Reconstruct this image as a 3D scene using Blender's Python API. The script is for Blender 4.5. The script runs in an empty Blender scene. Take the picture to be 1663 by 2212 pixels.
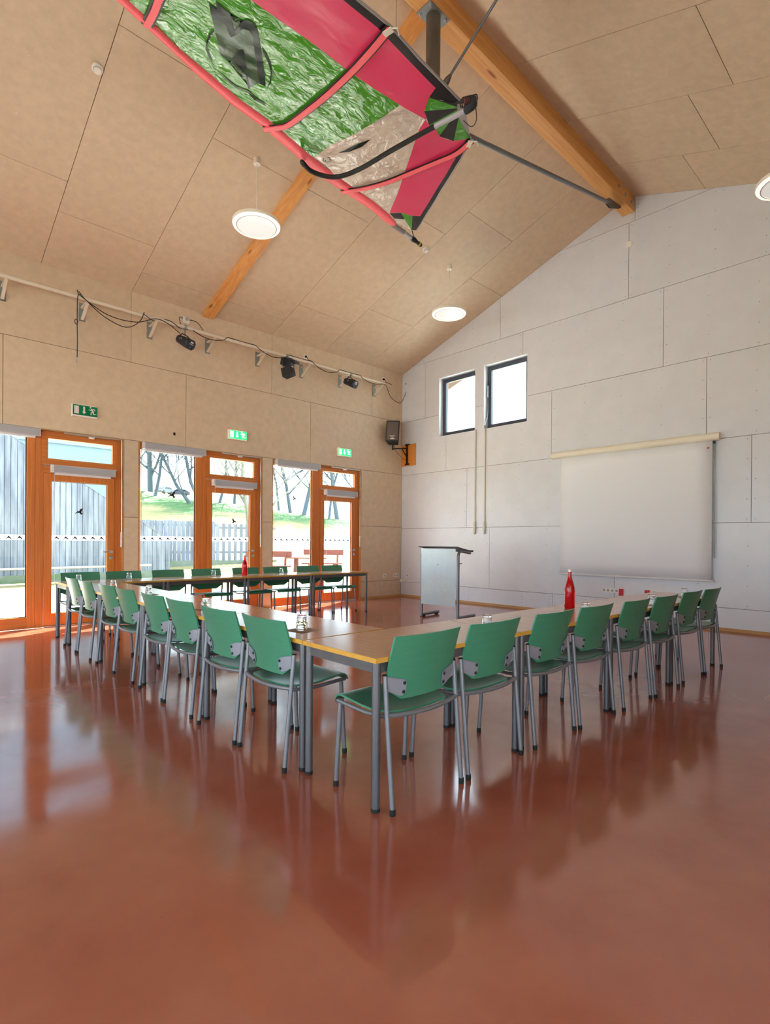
import bpy, bmesh, math, random
from mathutils import Vector, Matrix, noise

random.seed(7)
scene = bpy.context.scene
COL = scene.collection

# ------------------------------------------------------------------ camera
F_PX, YAW, PITCH, ROLL, CY, CAM_H = 1169.77, 46.3649, -0.2106, 0.3888, 1174.91, 1.2907
W_PX, H_PX = 1663.0, 2212.0
_y, _p, _r = (math.radians(a) for a in (YAW, PITCH, ROLL))
FWD = Vector((math.cos(_y) * math.cos(_p), math.sin(_y) * math.cos(_p), math.sin(_p)))
_rt = Vector((math.sin(_y), -math.cos(_y), 0)); _up = _rt.cross(FWD)
RT = _rt * math.cos(_r) + _up * math.sin(_r)
UP = -_rt * math.sin(_r) + _up * math.cos(_r)
cam_data = bpy.data.cameras.new('camera')
cam_data.sensor_fit = 'HORIZONTAL'; cam_data.sensor_width = 36.0
cam_data.lens = F_PX * 36.0 / W_PX
cam_data.shift_y = (CY - H_PX / 2) / W_PX
cam_data.clip_start = 0.05; cam_data.clip_end = 500
cam = bpy.data.objects.new('camera', cam_data); COL.objects.link(cam)
cam.matrix_world = Matrix(((RT.x, UP.x, -FWD.x, 0), (RT.y, UP.y, -FWD.y, 0), (RT.z, UP.z, -FWD.z, CAM_H), (0, 0, 0, 1)))
scene.camera = cam

# ------------------------------------------------------------------ world, sun, exposure
SKY_COL, SKY_STR = (0.74, 0.87, 1.0), 1.25
SUN_STR, SUN_DIR = 11.0, Vector((0.48, 0.27, 0.83)).normalized()
EXPOSURE = 2.8
world = bpy.data.worlds.new('world'); scene.world = world
world.use_nodes = True
bg = world.node_tree.nodes['Background']
bg.inputs['Color'].default_value = (*SKY_COL, 1); bg.inputs['Strength'].default_value = SKY_STR
sun_d = bpy.data.lights.new('sun', 'SUN'); sun_d.energy = SUN_STR; sun_d.angle = math.radians(0.6)
sun_d.color = (1.0, 0.95, 0.86)
sun = bpy.data.objects.new('sun', sun_d); COL.objects.link(sun)
sun.rotation_euler = SUN_DIR.to_track_quat('Z', 'Y').to_euler(); sun.location = SUN_DIR * 60
scene.view_settings.view_transform = 'Standard'; scene.view_settings.look = 'None'
scene.view_settings.exposure = EXPOSURE; scene.view_settings.gamma = 1.0
scene.view_settings.use_curve_mapping = False
cy = scene.cycles
cy.max_bounces = 9; cy.diffuse_bounces = 5; cy.glossy_bounces = 4; cy.transmission_bounces = 8
cy.transparent_max_bounces = 12; cy.caustics_reflective = False; cy.caustics_refractive = False
cy.sample_clamp_indirect = 6.0; cy.use_denoising = True; cy.adaptive_threshold = 0.02; cy.blur_glossy = 0.6

def portal(name, loc, rot, sx, sy):
    d = bpy.data.lights.new(name, 'AREA'); d.shape = 'RECTANGLE'; d.size = sx; d.size_y = sy
    d.cycles.is_portal = True
    o = bpy.data.objects.new(name, d); COL.objects.link(o); o.location = loc; o.rotation_euler = rot
    return o

# ------------------------------------------------------------------ room measures (metres)
YL, XR = 9.134, 9.243                # window wall plane, screen wall plane
XB, YE = -4.4, -1.514                # wall behind the camera, low wall on the right
ZE = 5.284; SL = 0.345; YRG = 3.81; ZRG = ZE + SL * (YL - YRG)
def zceil(y): return ZRG - SL * abs(y - YRG)
OPEN_X = (0.66, 3.17, 5.68); OPEN_W, OPEN_H = 2.285, 2.90
for ox in OPEN_X:
    portal('window_portal', (ox + OPEN_W / 2, YL + 0.2, OPEN_H / 2), (-math.pi / 2, 0, 0), OPEN_W, OPEN_H)
BACK_FILL_WIN = ((-0.9, 1.9), (2.4, 5.2), (5.7, 8.5)); BACK_Z = (0.1, 3.3)  # unseen windows behind the camera, added and sized for fill light
FRONT_FILL_X = (-3.6, -0.9); FRONT_W, FRONT_Z = 2.3, (0.15, 3.0)  # unseen right-hand windows, added to bring in more skylight
for ox in FRONT_FILL_X:
    portal('window_portal', (ox + FRONT_W / 2, YE - 0.1, sum(FRONT_Z) / 2), (math.pi / 2, 0, 0), FRONT_W, FRONT_Z[1] - FRONT_Z[0])
for a, b in BACK_FILL_WIN:
    portal('window_portal', (XB - 0.1, (a + b) / 2, sum(BACK_Z) / 2), (0, -math.pi / 2, 0), BACK_Z[1] - BACK_Z[0], b - a)

# ------------------------------------------------------------------ materials
def lin(c):
    return tuple(((x / 255) / 12.92 if x / 255 <= 0.04045 else ((x / 255 + 0.055) / 1.055) ** 2.4) for x in c)

MATS = {}
def mat(name, col, rough=0.5, metal=0.0, spec=0.5, var=0.0, var_scale=(4, 4, 4), var_detail=3.0, col2=None, bump=0.0,
        bump_scale=(60, 60, 60), rough_var=0.0, rnd=0.0, emit=0.0, emit_col=None, trans=0.0, ior=1.45, coat=0.0, alpha=1.0,
        coords='Object', spots=None):
    m = bpy.data.materials.new(name); m.use_nodes = True; MATS[name] = m
    nt = m.node_tree; b = nt.nodes['Principled BSDF']
    c1 = lin(col); c2 = lin(col2) if col2 else tuple(x * (1 - var) for x in c1)
    b.inputs['Roughness'].default_value = rough; b.inputs['Metallic'].default_value = metal
    b.inputs['Specular IOR Level'].default_value = spec; b.inputs['IOR'].default_value = ior
    b.inputs['Transmission Weight'].default_value = trans; b.inputs['Coat Weight'].default_value = coat
    b.inputs['Base Color'].default_value = (*c1, 1)
    if emit:
        b.inputs['Emission Color'].default_value = (*(lin(emit_col) if emit_col else c1), 1)
        b.inputs['Emission Strength'].default_value = emit
    tc = nt.nodes.new('ShaderNodeTexCoord')
    def noise_node(scale, detail):
        mp = nt.nodes.new('ShaderNodeMapping'); mp.inputs['Scale'].default_value = scale
        nt.links.new(tc.outputs[coords], mp.inputs['Vector'])
        n = nt.nodes.new('ShaderNodeTexNoise'); n.inputs['Scale'].default_value = 1.0; n.inputs['Detail'].default_value = detail
        n.inputs['Roughness'].default_value = 0.6
        nt.links.new(mp.outputs[0], n.inputs['Vector'])
        return n
    col_out = None
    if var or col2:
        n = noise_node(var_scale, var_detail)
        rp = nt.nodes.new('ShaderNodeValToRGB'); rp.color_ramp.elements[0].position = 0.36; rp.color_ramp.elements[1].position = 0.64
        rp.color_ramp.elements[0].color = (*c2, 1); rp.color_ramp.elements[1].color = (*c1, 1)
        nt.links.new(n.outputs['Fac'], rp.inputs[0]); col_out = rp.outputs[0]
    if spots:                                        # (scale, threshold, colour): knots, specks
        vm = nt.nodes.new('ShaderNodeMapping'); vm.inputs['Scale'].default_value = spots[0]
        nt.links.new(tc.outputs[coords], vm.inputs['Vector'])
        v = nt.nodes.new('ShaderNodeTexVoronoi'); v.inputs['Scale'].default_value = 1.0
        nt.links.new(vm.outputs[0], v.inputs['Vector'])
        sr = nt.nodes.new('ShaderNodeMapRange'); sr.inputs['From Min'].default_value = spots[1] * 0.5; sr.inputs['From Max'].default_value = spots[1]
        sr.inputs['To Min'].default_value = 1.0; sr.inputs['To Max'].default_value = 0.0
        nt.links.new(v.outputs['Distance'], sr.inputs['Value'])
        mx = nt.nodes.new('ShaderNodeMix'); mx.data_type = 'RGBA'
        nt.links.new(sr.outputs[0], mx.inputs['Factor'])
        if col_out: nt.links.new(col_out, mx.inputs['A'])
        else: mx.inputs['A'].default_value = (*c1, 1)
        mx.inputs['B'].default_value = (*lin(spots[2]), 1); col_out = mx.outputs['Result']
    if rnd:
        oi = nt.nodes.new('ShaderNodeObjectInfo'); hs = nt.nodes.new('ShaderNodeHueSaturation')
        mr = nt.nodes.new('ShaderNodeMapRange'); mr.inputs['To Min'].default_value = 1 - rnd; mr.inputs['To Max'].default_value = 1 + rnd
        nt.links.new(oi.outputs['Random'], mr.inputs['Value']); nt.links.new(mr.outputs[0], hs.inputs['Value'])
        if col_out: nt.links.new(col_out, hs.inputs['Color'])
        else: hs.inputs['Color'].default_value = (*c1, 1)
        col_out = hs.outputs[0]
    if col_out: nt.links.new(col_out, b.inputs['Base Color'])
    if rough_var:
        n = noise_node(tuple(x * 0.7 for x in var_scale), 4)
        mr = nt.nodes.new('ShaderNodeMapRange'); mr.inputs['From Min'].default_value = 0.3; mr.inputs['From Max'].default_value = 0.7
        mr.inputs['To Min'].default_value = max(0.02, rough - rough_var); mr.inputs['To Max'].default_value = rough + rough_var
        nt.links.new(n.outputs['Fac'], mr.inputs['Value']); nt.links.new(mr.outputs[0], b.inputs['Roughness'])
    if bump:
        n = noise_node(bump_scale, 4)
        bp = nt.nodes.new('ShaderNodeBump'); bp.inputs['Strength'].default_value = bump; bp.inputs['Distance'].default_value = 0.01
        nt.links.new(n.outputs['Fac'], bp.inputs['Height']); nt.links.new(bp.outputs[0], b.inputs['Normal'])
    return m

mat('board', (216, 192, 164), 0.62, var=0.10, var_scale=(9, 9, 9), var_detail=8, rnd=0.03, bump=0.03, bump_scale=(160, 160, 160), spots=((55, 55, 55), 0.10, (182, 152, 122)))
mat('joint', (70, 52, 38), 0.9)
mat('cement_board', (219, 222, 229), 0.33, spec=0.8, var=0.05, var_scale=(3, 3, 3), var_detail=8, rnd=0.02, bump=0.02, bump_scale=(120, 120, 120))
mat('joint_grey', (96, 90, 84), 0.9)
mat('floor', (162, 92, 70), 0.12, spec=0.8, ior=1.6, col2=(150, 78, 58), var_scale=(1.6, 1.6, 1.6), var_detail=9, rough_var=0.05, bump=0.012, bump_scale=(30, 30, 30), spots=((9, 9, 9), 0.035, (140, 70, 52)))
mat('frame_v', (210, 126, 58), 0.4, col2=(190, 106, 44), var_scale=(60, 60, 1.6), var_detail=5, rnd=0.04)
mat('frame_h', (210, 126, 58), 0.4, col2=(190, 106, 44), var_scale=(1.6, 60, 60), var_detail=5, rnd=0.04)
mat('beam_x', (230, 174, 106), 0.5, col2=(212, 148, 80), var_scale=(0.9, 26, 26), var_detail=6, spots=((1.3, 7, 7), 0.16, (150, 84, 34)))
mat('beam_y', (234, 172, 100), 0.5, col2=(216, 146, 76), var_scale=(26, 0.9, 12), var_detail=6, spots=((7, 1.3, 5), 0.16, (150, 84, 34)))
mat('base_wood', (198, 152, 96), 0.5, var=0.15, var_scale=(3, 3, 30))
mat('tabletop', (192, 152, 128), 0.17, col2=(182, 137, 105), var_scale=(90, 4, 20), var_detail=6, bump=0.01, bump_scale=(80, 80, 80), spec=0.7)
mat('table_edge', (214, 160, 66), 0.35, var=0.15, var_scale=(10, 10, 10))
mat('table_steel', (104, 103, 106), 0.38, metal=0.5, var=0.12, var_scale=(6, 6, 6), rough_var=0.08)
mat('chair_green', (68, 136, 106), 0.34, col2=(65, 131, 102), var_scale=(4, 60, 60), var_detail=5, spec=0.5, bump=0.01, bump_scale=(10, 160, 160))
mat('chair_steel', (124, 124, 129), 0.38, metal=0.35)
mat('bracket_grey', (150, 152, 162), 0.42, metal=0.3)
mat('black_plastic', (22, 22, 24), 0.45)
mat('black_rubber', (30, 29, 28), 0.7, bump=0.1, bump_scale=(200, 200, 200))
mat('dark_metal', (42, 46, 54), 0.45, metal=0.2)
mat('white_plastic', (236, 232, 224), 0.4)
mat('white_metal', (222, 220, 220), 0.35)
mat('silver', (196, 198, 202), 0.28, metal=0.85)
mat('blind_grey', (172, 171, 176), 0.4)
mat('anthracite', (66, 74, 88), 0.4)
mat('reveal', (226, 230, 234), 0.5)
mat('screen_white', (236, 239, 244), 0.85)
mat('screen_case', (238, 232, 214), 0.45)
mat('trunking', (206, 200, 184), 0.5)
mat('rail_paint', (222, 212, 194), 0.45)
mat('galvanised', (150, 158, 156), 0.42, metal=0.5, var=0.15, var_scale=(20, 20, 20))
mat('steel_dark', (112, 106, 98), 0.45, metal=0.5, var=0.25, var_scale=(8, 8, 3))
mat('rod_steel', (120, 124, 130), 0.4, metal=0.5)
mat('lectern_panel', (188, 202, 208), 0.34, metal=0.55, var=0.04, var_scale=(6, 6, 6))
mat('lectern_tube', (124, 128, 136), 0.36, metal=0.5)
mat('lectern_top', (60, 68, 72), 0.4)
mat('exit_green', (0, 120, 74), 0.25)
mat('exit_green_lit', (20, 190, 90), 0.25, emit=0.35, emit_col=(30, 220, 100))
mat('exit_white', (226, 220, 214), 0.3)
mat('exit_white_lit', (240, 255, 240), 0.3, emit=0.5, emit_col=(225, 255, 225))
mat('lamp_white', (236, 230, 216), 0.4)
mat('lamp_glow', (226, 229, 234), 0.2, emit=0.045, emit_col=(255, 252, 246))
mat('lamp_rim_glow', (255, 248, 230), 0.4, emit=0.13, emit_col=(255, 246, 226))
mat('cable', (30, 28, 28), 0.5)
mat('speaker_black', (36, 38, 44), 0.5, bump=0.05, bump_scale=(300, 300, 300))
mat('grille', (104, 92, 86), 0.6, metal=0.2, bump=0.2, bump_scale=(400, 400, 400))
mat('print_white', (240, 236, 234), 0.5)
mat('mount_board', (214, 138, 62), 0.5, var=0.08, var_scale=(10, 10, 10), spots=((22, 22, 22), 0.12, (160, 92, 34)))
mat('red_tape', (196, 34, 36), 0.45)
mat('red_glass', (226, 18, 26), 0.06, trans=0.55, spec=0.6)
mat('napkin', (160, 140, 122), 0.9, var=0.1, var_scale=(40, 40, 40))
mat('clear_glass', (250, 252, 252), 0.01, trans=1.0, ior=1.46)
mat('planks', (124, 134, 148), 0.8, col2=(88, 97, 112), var_scale=(9, 9, 0.8), var_detail=7, rnd=0.16, spots=((4, 4, 2.0), 0.06, (48, 54, 64)))
mat('pickets', (120, 128, 140), 0.8, col2=(98, 106, 118), var_scale=(9, 9, 0.8), var_detail=6, rnd=0.12)
mat('concrete_mossy', (118, 124, 122), 0.9, col2=(92, 112, 84), var_scale=(2, 2, 3), var_detail=6)
mat('paving', (186, 182, 175), 0.8, var=0.08, var_scale=(2, 2, 2), var_detail=6)
mat('grass', (126, 116, 74), 0.95, col2=(142, 126, 86), var_scale=(0.5, 0.5, 0.5), var_detail=8)
def add_verge(m, direction, d0, d1, col):
    """band of long green grass across the slope, between two distances along a ground direction"""
    nt = m.node_tree; b = nt.nodes['Principled BSDF']; src = b.inputs['Base Color'].links[0].from_socket
    tc = nt.nodes.new('ShaderNodeTexCoord'); dp = nt.nodes.new('ShaderNodeVectorMath'); dp.operation = 'DOT_PRODUCT'; dp.inputs[1].default_value = direction
    nz = nt.nodes.new('ShaderNodeTexNoise'); nz.inputs['Scale'].default_value = 0.25; nz.inputs['Detail'].default_value = 5
    nt.links.new(tc.outputs['Object'], dp.inputs[0]); nt.links.new(tc.outputs['Object'], nz.inputs['Vector'])
    ad = nt.nodes.new('ShaderNodeMath'); ad.operation = 'MULTIPLY_ADD'; ad.inputs[1].default_value = 9.0
    nt.links.new(nz.outputs['Fac'], ad.inputs[0]); nt.links.new(dp.outputs['Value'], ad.inputs[2])
    r1 = nt.nodes.new('ShaderNodeMapRange'); r1.inputs['From Min'].default_value = d0 + 4; r1.inputs['From Max'].default_value = d0 + 6.5
    r2 = nt.nodes.new('ShaderNodeMapRange'); r2.inputs['From Min'].default_value = d1 + 4; r2.inputs['From Max'].default_value = d1 + 7; r2.inputs['To Min'].default_value = 1; r2.inputs['To Max'].default_value = 0
    mu = nt.nodes.new('ShaderNodeMath'); mu.operation = 'MULTIPLY'
    nt.links.new(ad.outputs[0], r1.inputs['Value']); nt.links.new(ad.outputs[0], r2.inputs['Value']); nt.links.new(r1.outputs[0], mu.inputs[0]); nt.links.new(r2.outputs[0], mu.inputs[1])
    mx = nt.nodes.new('ShaderNodeMix'); mx.data_type = 'RGBA'; mx.inputs['B'].default_value = (*lin(col), 1)
    nt.links.new(mu.outputs[0], mx.inputs['Factor']); nt.links.new(src, mx.inputs['A']); nt.links.new(mx.outputs['Result'], b.inputs['Base Color'])
add_verge(MATS['grass'], (0.690, 0.7238, 0), 38.5, 46.0, (58, 92, 44))
mat('blue_wall', (112, 138, 158), 0.8, var=0.03, var_scale=(1, 1, 1))
mat('blue_trim', (120, 148, 168), 0.8)
mat('bark', (86, 96, 104), 0.9, var=0.2, var_scale=(6, 6, 2))
mat('bark_green', (120, 122, 112), 0.9, var=0.2, var_scale=(6, 6, 2))
mat('picnic_wood', (118, 66, 58), 0.8, var=0.2, var_scale=(6, 6, 6), rnd=0.08)
mat('car_blue', (62, 78, 96), 0.3, coat=0.5)
mat('car_dark', (48, 54, 64), 0.3, coat=0.5)
mat('car_glass', (26, 32, 38), 0.1)
mat('plate_orange', (244, 150, 60), 0.5)
mat('plate_yellow', (210, 180, 60), 0.5)
mat('corrugated', (196, 206, 210), 0.35, metal=0.2)
mat('plaster_out', (200, 196, 188), 0.9)
mat('sail_salmon', (255, 108, 118), 0.45, var=0.06, var_scale=(60, 6, 6))
mat('sail_black', (26, 20, 24), 0.35, bump=0.1, bump_scale=(60, 60, 60))
mat('sail_grey', (150, 146, 146), 0.5)
mat('webbing', (222, 214, 200), 0.7)
mat('red_cord', (190, 40, 40), 0.7)
mat('logo_mid', (52, 84, 54), 0.2, spec=0.5, bump=0.3, bump_scale=(8, 14, 8))
mat('logo_dark', (14, 36, 32), 0.25, spec=0.4, bump=0.2, bump_scale=(8, 12, 12))

def film(name, col, rough, transl, bump, bscale, clear=0.0):
    """Laminate sail film: glossy skin over a dyed, slightly see-through sheet."""
    m = bpy.data.materials.new(name); m.use_nodes = True; MATS[name] = m
    nt = m.node_tree; b = nt.nodes['Principled BSDF']; out = nt.nodes['Material Output']
    c = (*lin(col), 1)
    b.inputs['Base Color'].default_value = c; b.inputs['Roughness'].default_value = rough
    b.inputs['Specular IOR Level'].default_value = 0.8; b.inputs['Coat Weight'].default_value = 1.0; b.inputs['Coat IOR'].default_value = 1.55; b.inputs['Coat Roughness'].default_value = rough * 0.8
    tr = nt.nodes.new('ShaderNodeBsdfTranslucent'); tr.inputs['Color'].default_value = c
    mx = nt.nodes.new('ShaderNodeMixShader'); mx.inputs[0].default_value = transl
    tc = nt.nodes.new('ShaderNodeTexCoord'); mp = nt.nodes.new('ShaderNodeMapping'); mp.inputs['Scale'].default_value = bscale
    nt.links.new(tc.outputs['Object'], mp.inputs[0])
    n = nt.nodes.new('ShaderNodeTexNoise'); n.inputs['Scale'].default_value = 1; n.inputs['Detail'].default_value = 5; n.inputs['Distortion'].default_value = 0.6
    nt.links.new(mp.outputs[0], n.inputs['Vector'])
    bp = nt.nodes.new('ShaderNodeBump'); bp.inputs['Strength'].default_value = bump; bp.inputs['Distance'].default_value = 0.02
    nt.links.new(n.outputs['Fac'], bp.inputs['Height'])
    nt.links.new(bp.outputs[0], b.inputs['Normal']); nt.links.new(bp.outputs[0], b.inputs['Coat Normal'])
    nt.links.new(b.outputs[0], mx.inputs[1]); nt.links.new(tr.outputs[0], mx.inputs[2])
    last = mx.outputs[0]
    if clear:
        tp = nt.nodes.new('ShaderNodeBsdfTransparent'); mx2 = nt.nodes.new('ShaderNodeMixShader'); mx2.inputs[0].default_value = clear
        nt.links.new(last, mx2.inputs[1]); nt.links.new(tp.outputs[0], mx2.inputs[2]); last = mx2.outputs[0]
    nt.links.new(last, out.inputs['Surface'])
film('film_green', (76, 172, 44), 0.13, 0.3, 0.8, (7, 13, 6))
film('film_pink', (255, 72, 132), 0.30, 0.5, 0.2, (4, 7, 5))
film('film_clear', (228, 218, 208), 0.06, 0.2, 1.0, (11, 11, 9), clear=0.25)

def pane_mat(name, tint, gloss=1.0):
    m = bpy.data.materials.new(name); m.use_nodes = True; MATS[name] = m
    nt = m.node_tree; out = nt.nodes['Material Output']; nt.nodes.remove(nt.nodes['Principled BSDF'])
    tp = nt.nodes.new('ShaderNodeBsdfTransparent'); tp.inputs[0].default_value = (*tint, 1)
    gl = nt.nodes.new('ShaderNodeBsdfGlossy'); gl.inputs['Roughness'].default_value = 0.02
    lw = nt.nodes.new('ShaderNodeLayerWeight'); lw.inputs[0].default_value = 0.5       # Schlick reflectance, same from both faces
    pw_ = nt.nodes.new('ShaderNodeMath'); pw_.operation = 'POWER'; pw_.inputs[1].default_value = 5.0
    fr = nt.nodes.new('ShaderNodeMath'); fr.operation = 'MULTIPLY_ADD'; fr.inputs[1].default_value = 0.9; fr.inputs[2].default_value = 0.03
    nt.links.new(lw.outputs['Facing'], pw_.inputs[0]); nt.links.new(pw_.outputs[0], fr.inputs[0])
    mx = nt.nodes.new('ShaderNodeMixShader')
    nt.links.new(fr.outputs[0], mx.inputs[0]); nt.links.new(tp.outputs[0], mx.inputs[1]); nt.links.new(gl.outputs[0], mx.inputs[2])
    nt.links.new(mx.outputs[0], out.inputs[0])
pane_mat('pane_glass', (0.86, 0.90, 0.90))
def band_mat(name):
    m = bpy.data.materials.new(name); m.use_nodes = True; MATS[name] = m
    nt = m.node_tree; out = nt.nodes['Material Output']; b = nt.nodes['Principled BSDF']
    b.inputs['Base Color'].default_value = (0.85, 0.86, 0.88, 1); b.inputs['Roughness'].default_value = 0.5
    tr = nt.nodes.new('ShaderNodeBsdfTranslucent'); tr.inputs[0].default_value = (0.9, 0.92, 0.94, 1)
    mx = nt.nodes.new('ShaderNodeMixShader'); mx.inputs[0].default_value = 0.6
    nt.links.new(b.outputs[0], mx.inputs[1]); nt.links.new(tr.outputs[0], mx.inputs[2]); nt.links.new(mx.outputs[0], out.inputs[0])
band_mat('frosted_band')

# ------------------------------------------------------------------ mesh builder
class MB:
    def __init__(self): self.v = []; self.f = []
    def add(self, vs, fs):
        b = len(self.v); self.v += [tuple(x) for x in vs]; self.f += [tuple(b + i for i in f) for f in fs]; return self
    def box(self, x0, x1, y0, y1, z0, z1, M=None):
        vs = [Vector((x, y, z)) for z in (z0, z1) for y in (y0, y1) for x in (x0, x1)]
        if M is not None: vs = [M @ v for v in vs]
        return self.add(vs, [(0, 2, 3, 1), (4, 5, 7, 6), (0, 1, 5, 4), (2, 6, 7, 3), (0, 4, 6, 2), (1, 3, 7, 5)])
    def tube(self, pts, r, n=10, caps=True, flat=None):
        pts = [Vector(p) for p in pts]; rs = r if isinstance(r, (list, tuple)) else [r] * len(pts)
        base = len(self.v); ref = None
        for i, p in enumerate(pts):
            t = (pts[min(i + 1, len(pts) - 1)] - pts[max(i - 1, 0)]).normalized()
            if ref is None:
                ref = t.cross(Vector((0, 0, 1)))
                if ref.length < 1e-3: ref = t.cross(Vector((1, 0, 0)))
            ref = (ref - t * ref.dot(t)).normalized(); b2 = t.cross(ref)
            for k in range(n):
                a = 2 * math.pi * k / n
                self.v.append(tuple(p + ref * (rs[i] * math.cos(a)) + b2 * (rs[i] * math.sin(a))))
        for i in range(len(pts) - 1):
            for k in range(n):
                k2 = (k + 1) % n
                self.f.append((base + i * n + k, base + i * n + k2, base + (i + 1) * n + k2, base + (i + 1) * n + k))
        if caps:
            self.f.append(tuple(base + k for k in range(n))[::-1])
            self.f.append(tuple(base + (len(pts) - 1) * n + k for k in range(n)))
        return self
    def lathe(self, prof, n=24, M=None, close=True):
        base = len(self.v)
        for r, z in prof:
            for k in range(n):
                a = 2 * math.pi * k / n; v = Vector((r * math.cos(a), r * math.sin(a), z))
                self.v.append(tuple(M @ v if M is not None else v))
        for i in range(len(prof) - 1):
            for k in range(n):
                k2 = (k + 1) % n
                self.f.append((base + i * n + k, base + i * n + k2, base + (i + 1) * n + k2, base + (i + 1) * n + k))
        if close:
            self.f.append(tuple(base + k for k in range(n))[::-1])
            self.f.append(tuple(base + (len(prof) - 1) * n + k for k in range(n)))
        return self
    def prism(self, poly, fn, w0, w1):
        """poly: 2-D outline; fn(u, v, w) -> point."""
        n = len(poly); vs = [fn(u, v, w0) for u, v in poly] + [fn(u, v, w1) for u, v in poly]
        fs = [tuple(range(n)), tuple(range(2 * n - 1, n - 1, -1))]
        fs += [(i, n + i, n + (i + 1) % n, (i + 1) % n) for i in range(n)]
        return self.add(vs, fs)
    def cells(self, rects, holes, fn, w0, w1):
        """solid slab over the union of rects minus holes (all u0,u1,v0,v1)."""
        us = sorted({round(a, 5) for r in list(rects) + list(holes) for a in r[:2]})
        vs_ = sorted({round(a, 5) for r in list(rects) + list(holes) for a in r[2:]})
        def inside(u, v):
            return any(r[0] < u < r[1] and r[2] < v < r[3] for r in rects) and not any(h[0] < u < h[1] and h[2] < v < h[3] for h in holes)
        on = {(i, j) for i in range(len(us) - 1) for j in range(len(vs_) - 1) if inside((us[i] + us[i + 1]) / 2, (vs_[j] + vs_[j + 1]) / 2)}
        idx = {}
        def V(i, j, k):
            if (i, j, k) not in idx:
                idx[(i, j, k)] = len(self.v); self.v.append(tuple(fn(us[i], vs_[j], (w0, w1)[k])))
            return idx[(i, j, k)]
        for i, j in sorted(on):
            self.f.append((V(i, j, 0), V(i + 1, j, 0), V(i + 1, j + 1, 0), V(i, j + 1, 0)))
            self.f.append((V(i, j, 1), V(i, j + 1, 1), V(i + 1, j + 1, 1), V(i + 1, j, 1)))
            for (di, dj, a, b) in ((-1, 0, (i, j), (i, j + 1)), (1, 0, (i + 1, j + 1), (i + 1, j)), (0, -1, (i + 1, j), (i, j)), (0, 1, (i, j + 1), (i + 1, j + 1))):
                if (i + di, j + dj) not in on:
                    self.f.append((V(*a, 0), V(*b, 0), V(*b, 1), V(*a, 1)))
        return self
    def build(self, name, m, parent=None, world=False, smooth=35, bevel=0.0, fix=True):
        me = bpy.data.meshes.new(name); me.from_pydata(self.v, [], self.f); me.update()
        if fix:
            bm = bmesh.new(); bm.from_mesh(me); bmesh.ops.recalc_face_normals(bm, faces=bm.faces); bm.to_mesh(me); bm.free()
        if smooth:
            me.polygons.foreach_set('use_smooth', [True] * len(me.polygons)); me.set_sharp_from_angle(angle=math.radians(smooth))
        me.materials.append(MATS[m])
        o = bpy.data.objects.new(name, me); COL.objects.link(o)
        if parent is not None:
            o.parent = parent
            if world and parent.type == 'EMPTY': o.matrix_parent_inverse = Matrix.Translation(-parent.location)
        if bevel:
            md = o.modifiers.new('bevel', 'BEVEL'); md.width = bevel; md.segments = 2; md.limit_method = 'ANGLE'
        return o

def tag(o, label=None, cat=None, group=None, kind=None):
    if label: o['label'] = label
    if cat: o['category'] = cat
    if group: o['group'] = group
    if kind: o['kind'] = kind
    return o
def thing(name, label, cat, loc=(0, 0, 0), rz=0.0, group=None, kind=None):
    o = bpy.data.objects.new(name, None); COL.objects.link(o); o.location = loc; o.rotation_euler = (0, 0, rz); o.empty_display_size = 0.1
    return tag(o, label, cat, group, kind)
def copy_tree(o, parent=None):
    c = o.copy(); COL.objects.link(c)
    if parent is not None: c.parent = parent
    for ch in list(o.children): copy_tree(ch, c)
    return c
def clip(poly, a, b, c):
    """keep a*u + b*v <= c"""
    out = []
    for i in range(len(poly)):
        p, q = poly[i], poly[(i + 1) % len(poly)]
        dp, dq = a * p[0] + b * p[1] - c, a * q[0] + b * q[1] - c
        if dp <= 0: out.append(p)
        if dp * dq < 0:
            t = dp / (dp - dq); out.append((p[0] + (q[0] - p[0]) * t, p[1] + (q[1] - p[1]) * t))
    return out
def arc(c, r, a0, a1, n):
    return [(c[0] + r * math.cos(a0 + (a1 - a0) * i / n), c[1] + r * math.sin(a0 + (a1 - a0) * i / n)) for i in range(n + 1)]
def lerp(a, b, t): return a + (b - a) * t
def smooth_path(pts, n=6):
    """Catmull-Rom through points."""
    P = [Vector(p) for p in pts]; P = [P[0] * 2 - P[1]] + P + [P[-1] * 2 - P[-2]]; out = []
    for i in range(1, len(P) - 2):
        for k in range(n):
            t = k / n; a, b, c, d = P[i - 1:i + 3]
            out.append(0.5 * ((2 * b) + (c - a) * t + (2 * a - 5 * b + 4 * c - d) * t * t + (3 * b - a - 3 * c + d) * t ** 3))
    out.append(P[-2]); return out

# ================================================================== THE ROOM
fnL = lambda u, v, w: (u, YL + w, v)
fnR = lambda u, v, w: (XR + w, u, v)
fnC = lambda u, v, w: (u, v, zceil(v) + w)
GAP, TH = 0.0035, 0.012

fl_o = MB().box(XB, XR + 0.05, YE, YL + 0.05, -0.15, 0.0).build('floor', 'floor', smooth=0)
tag(fl_o, 'glossy brick-red linoleum floor of the hall', 'floor', kind='structure')

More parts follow.
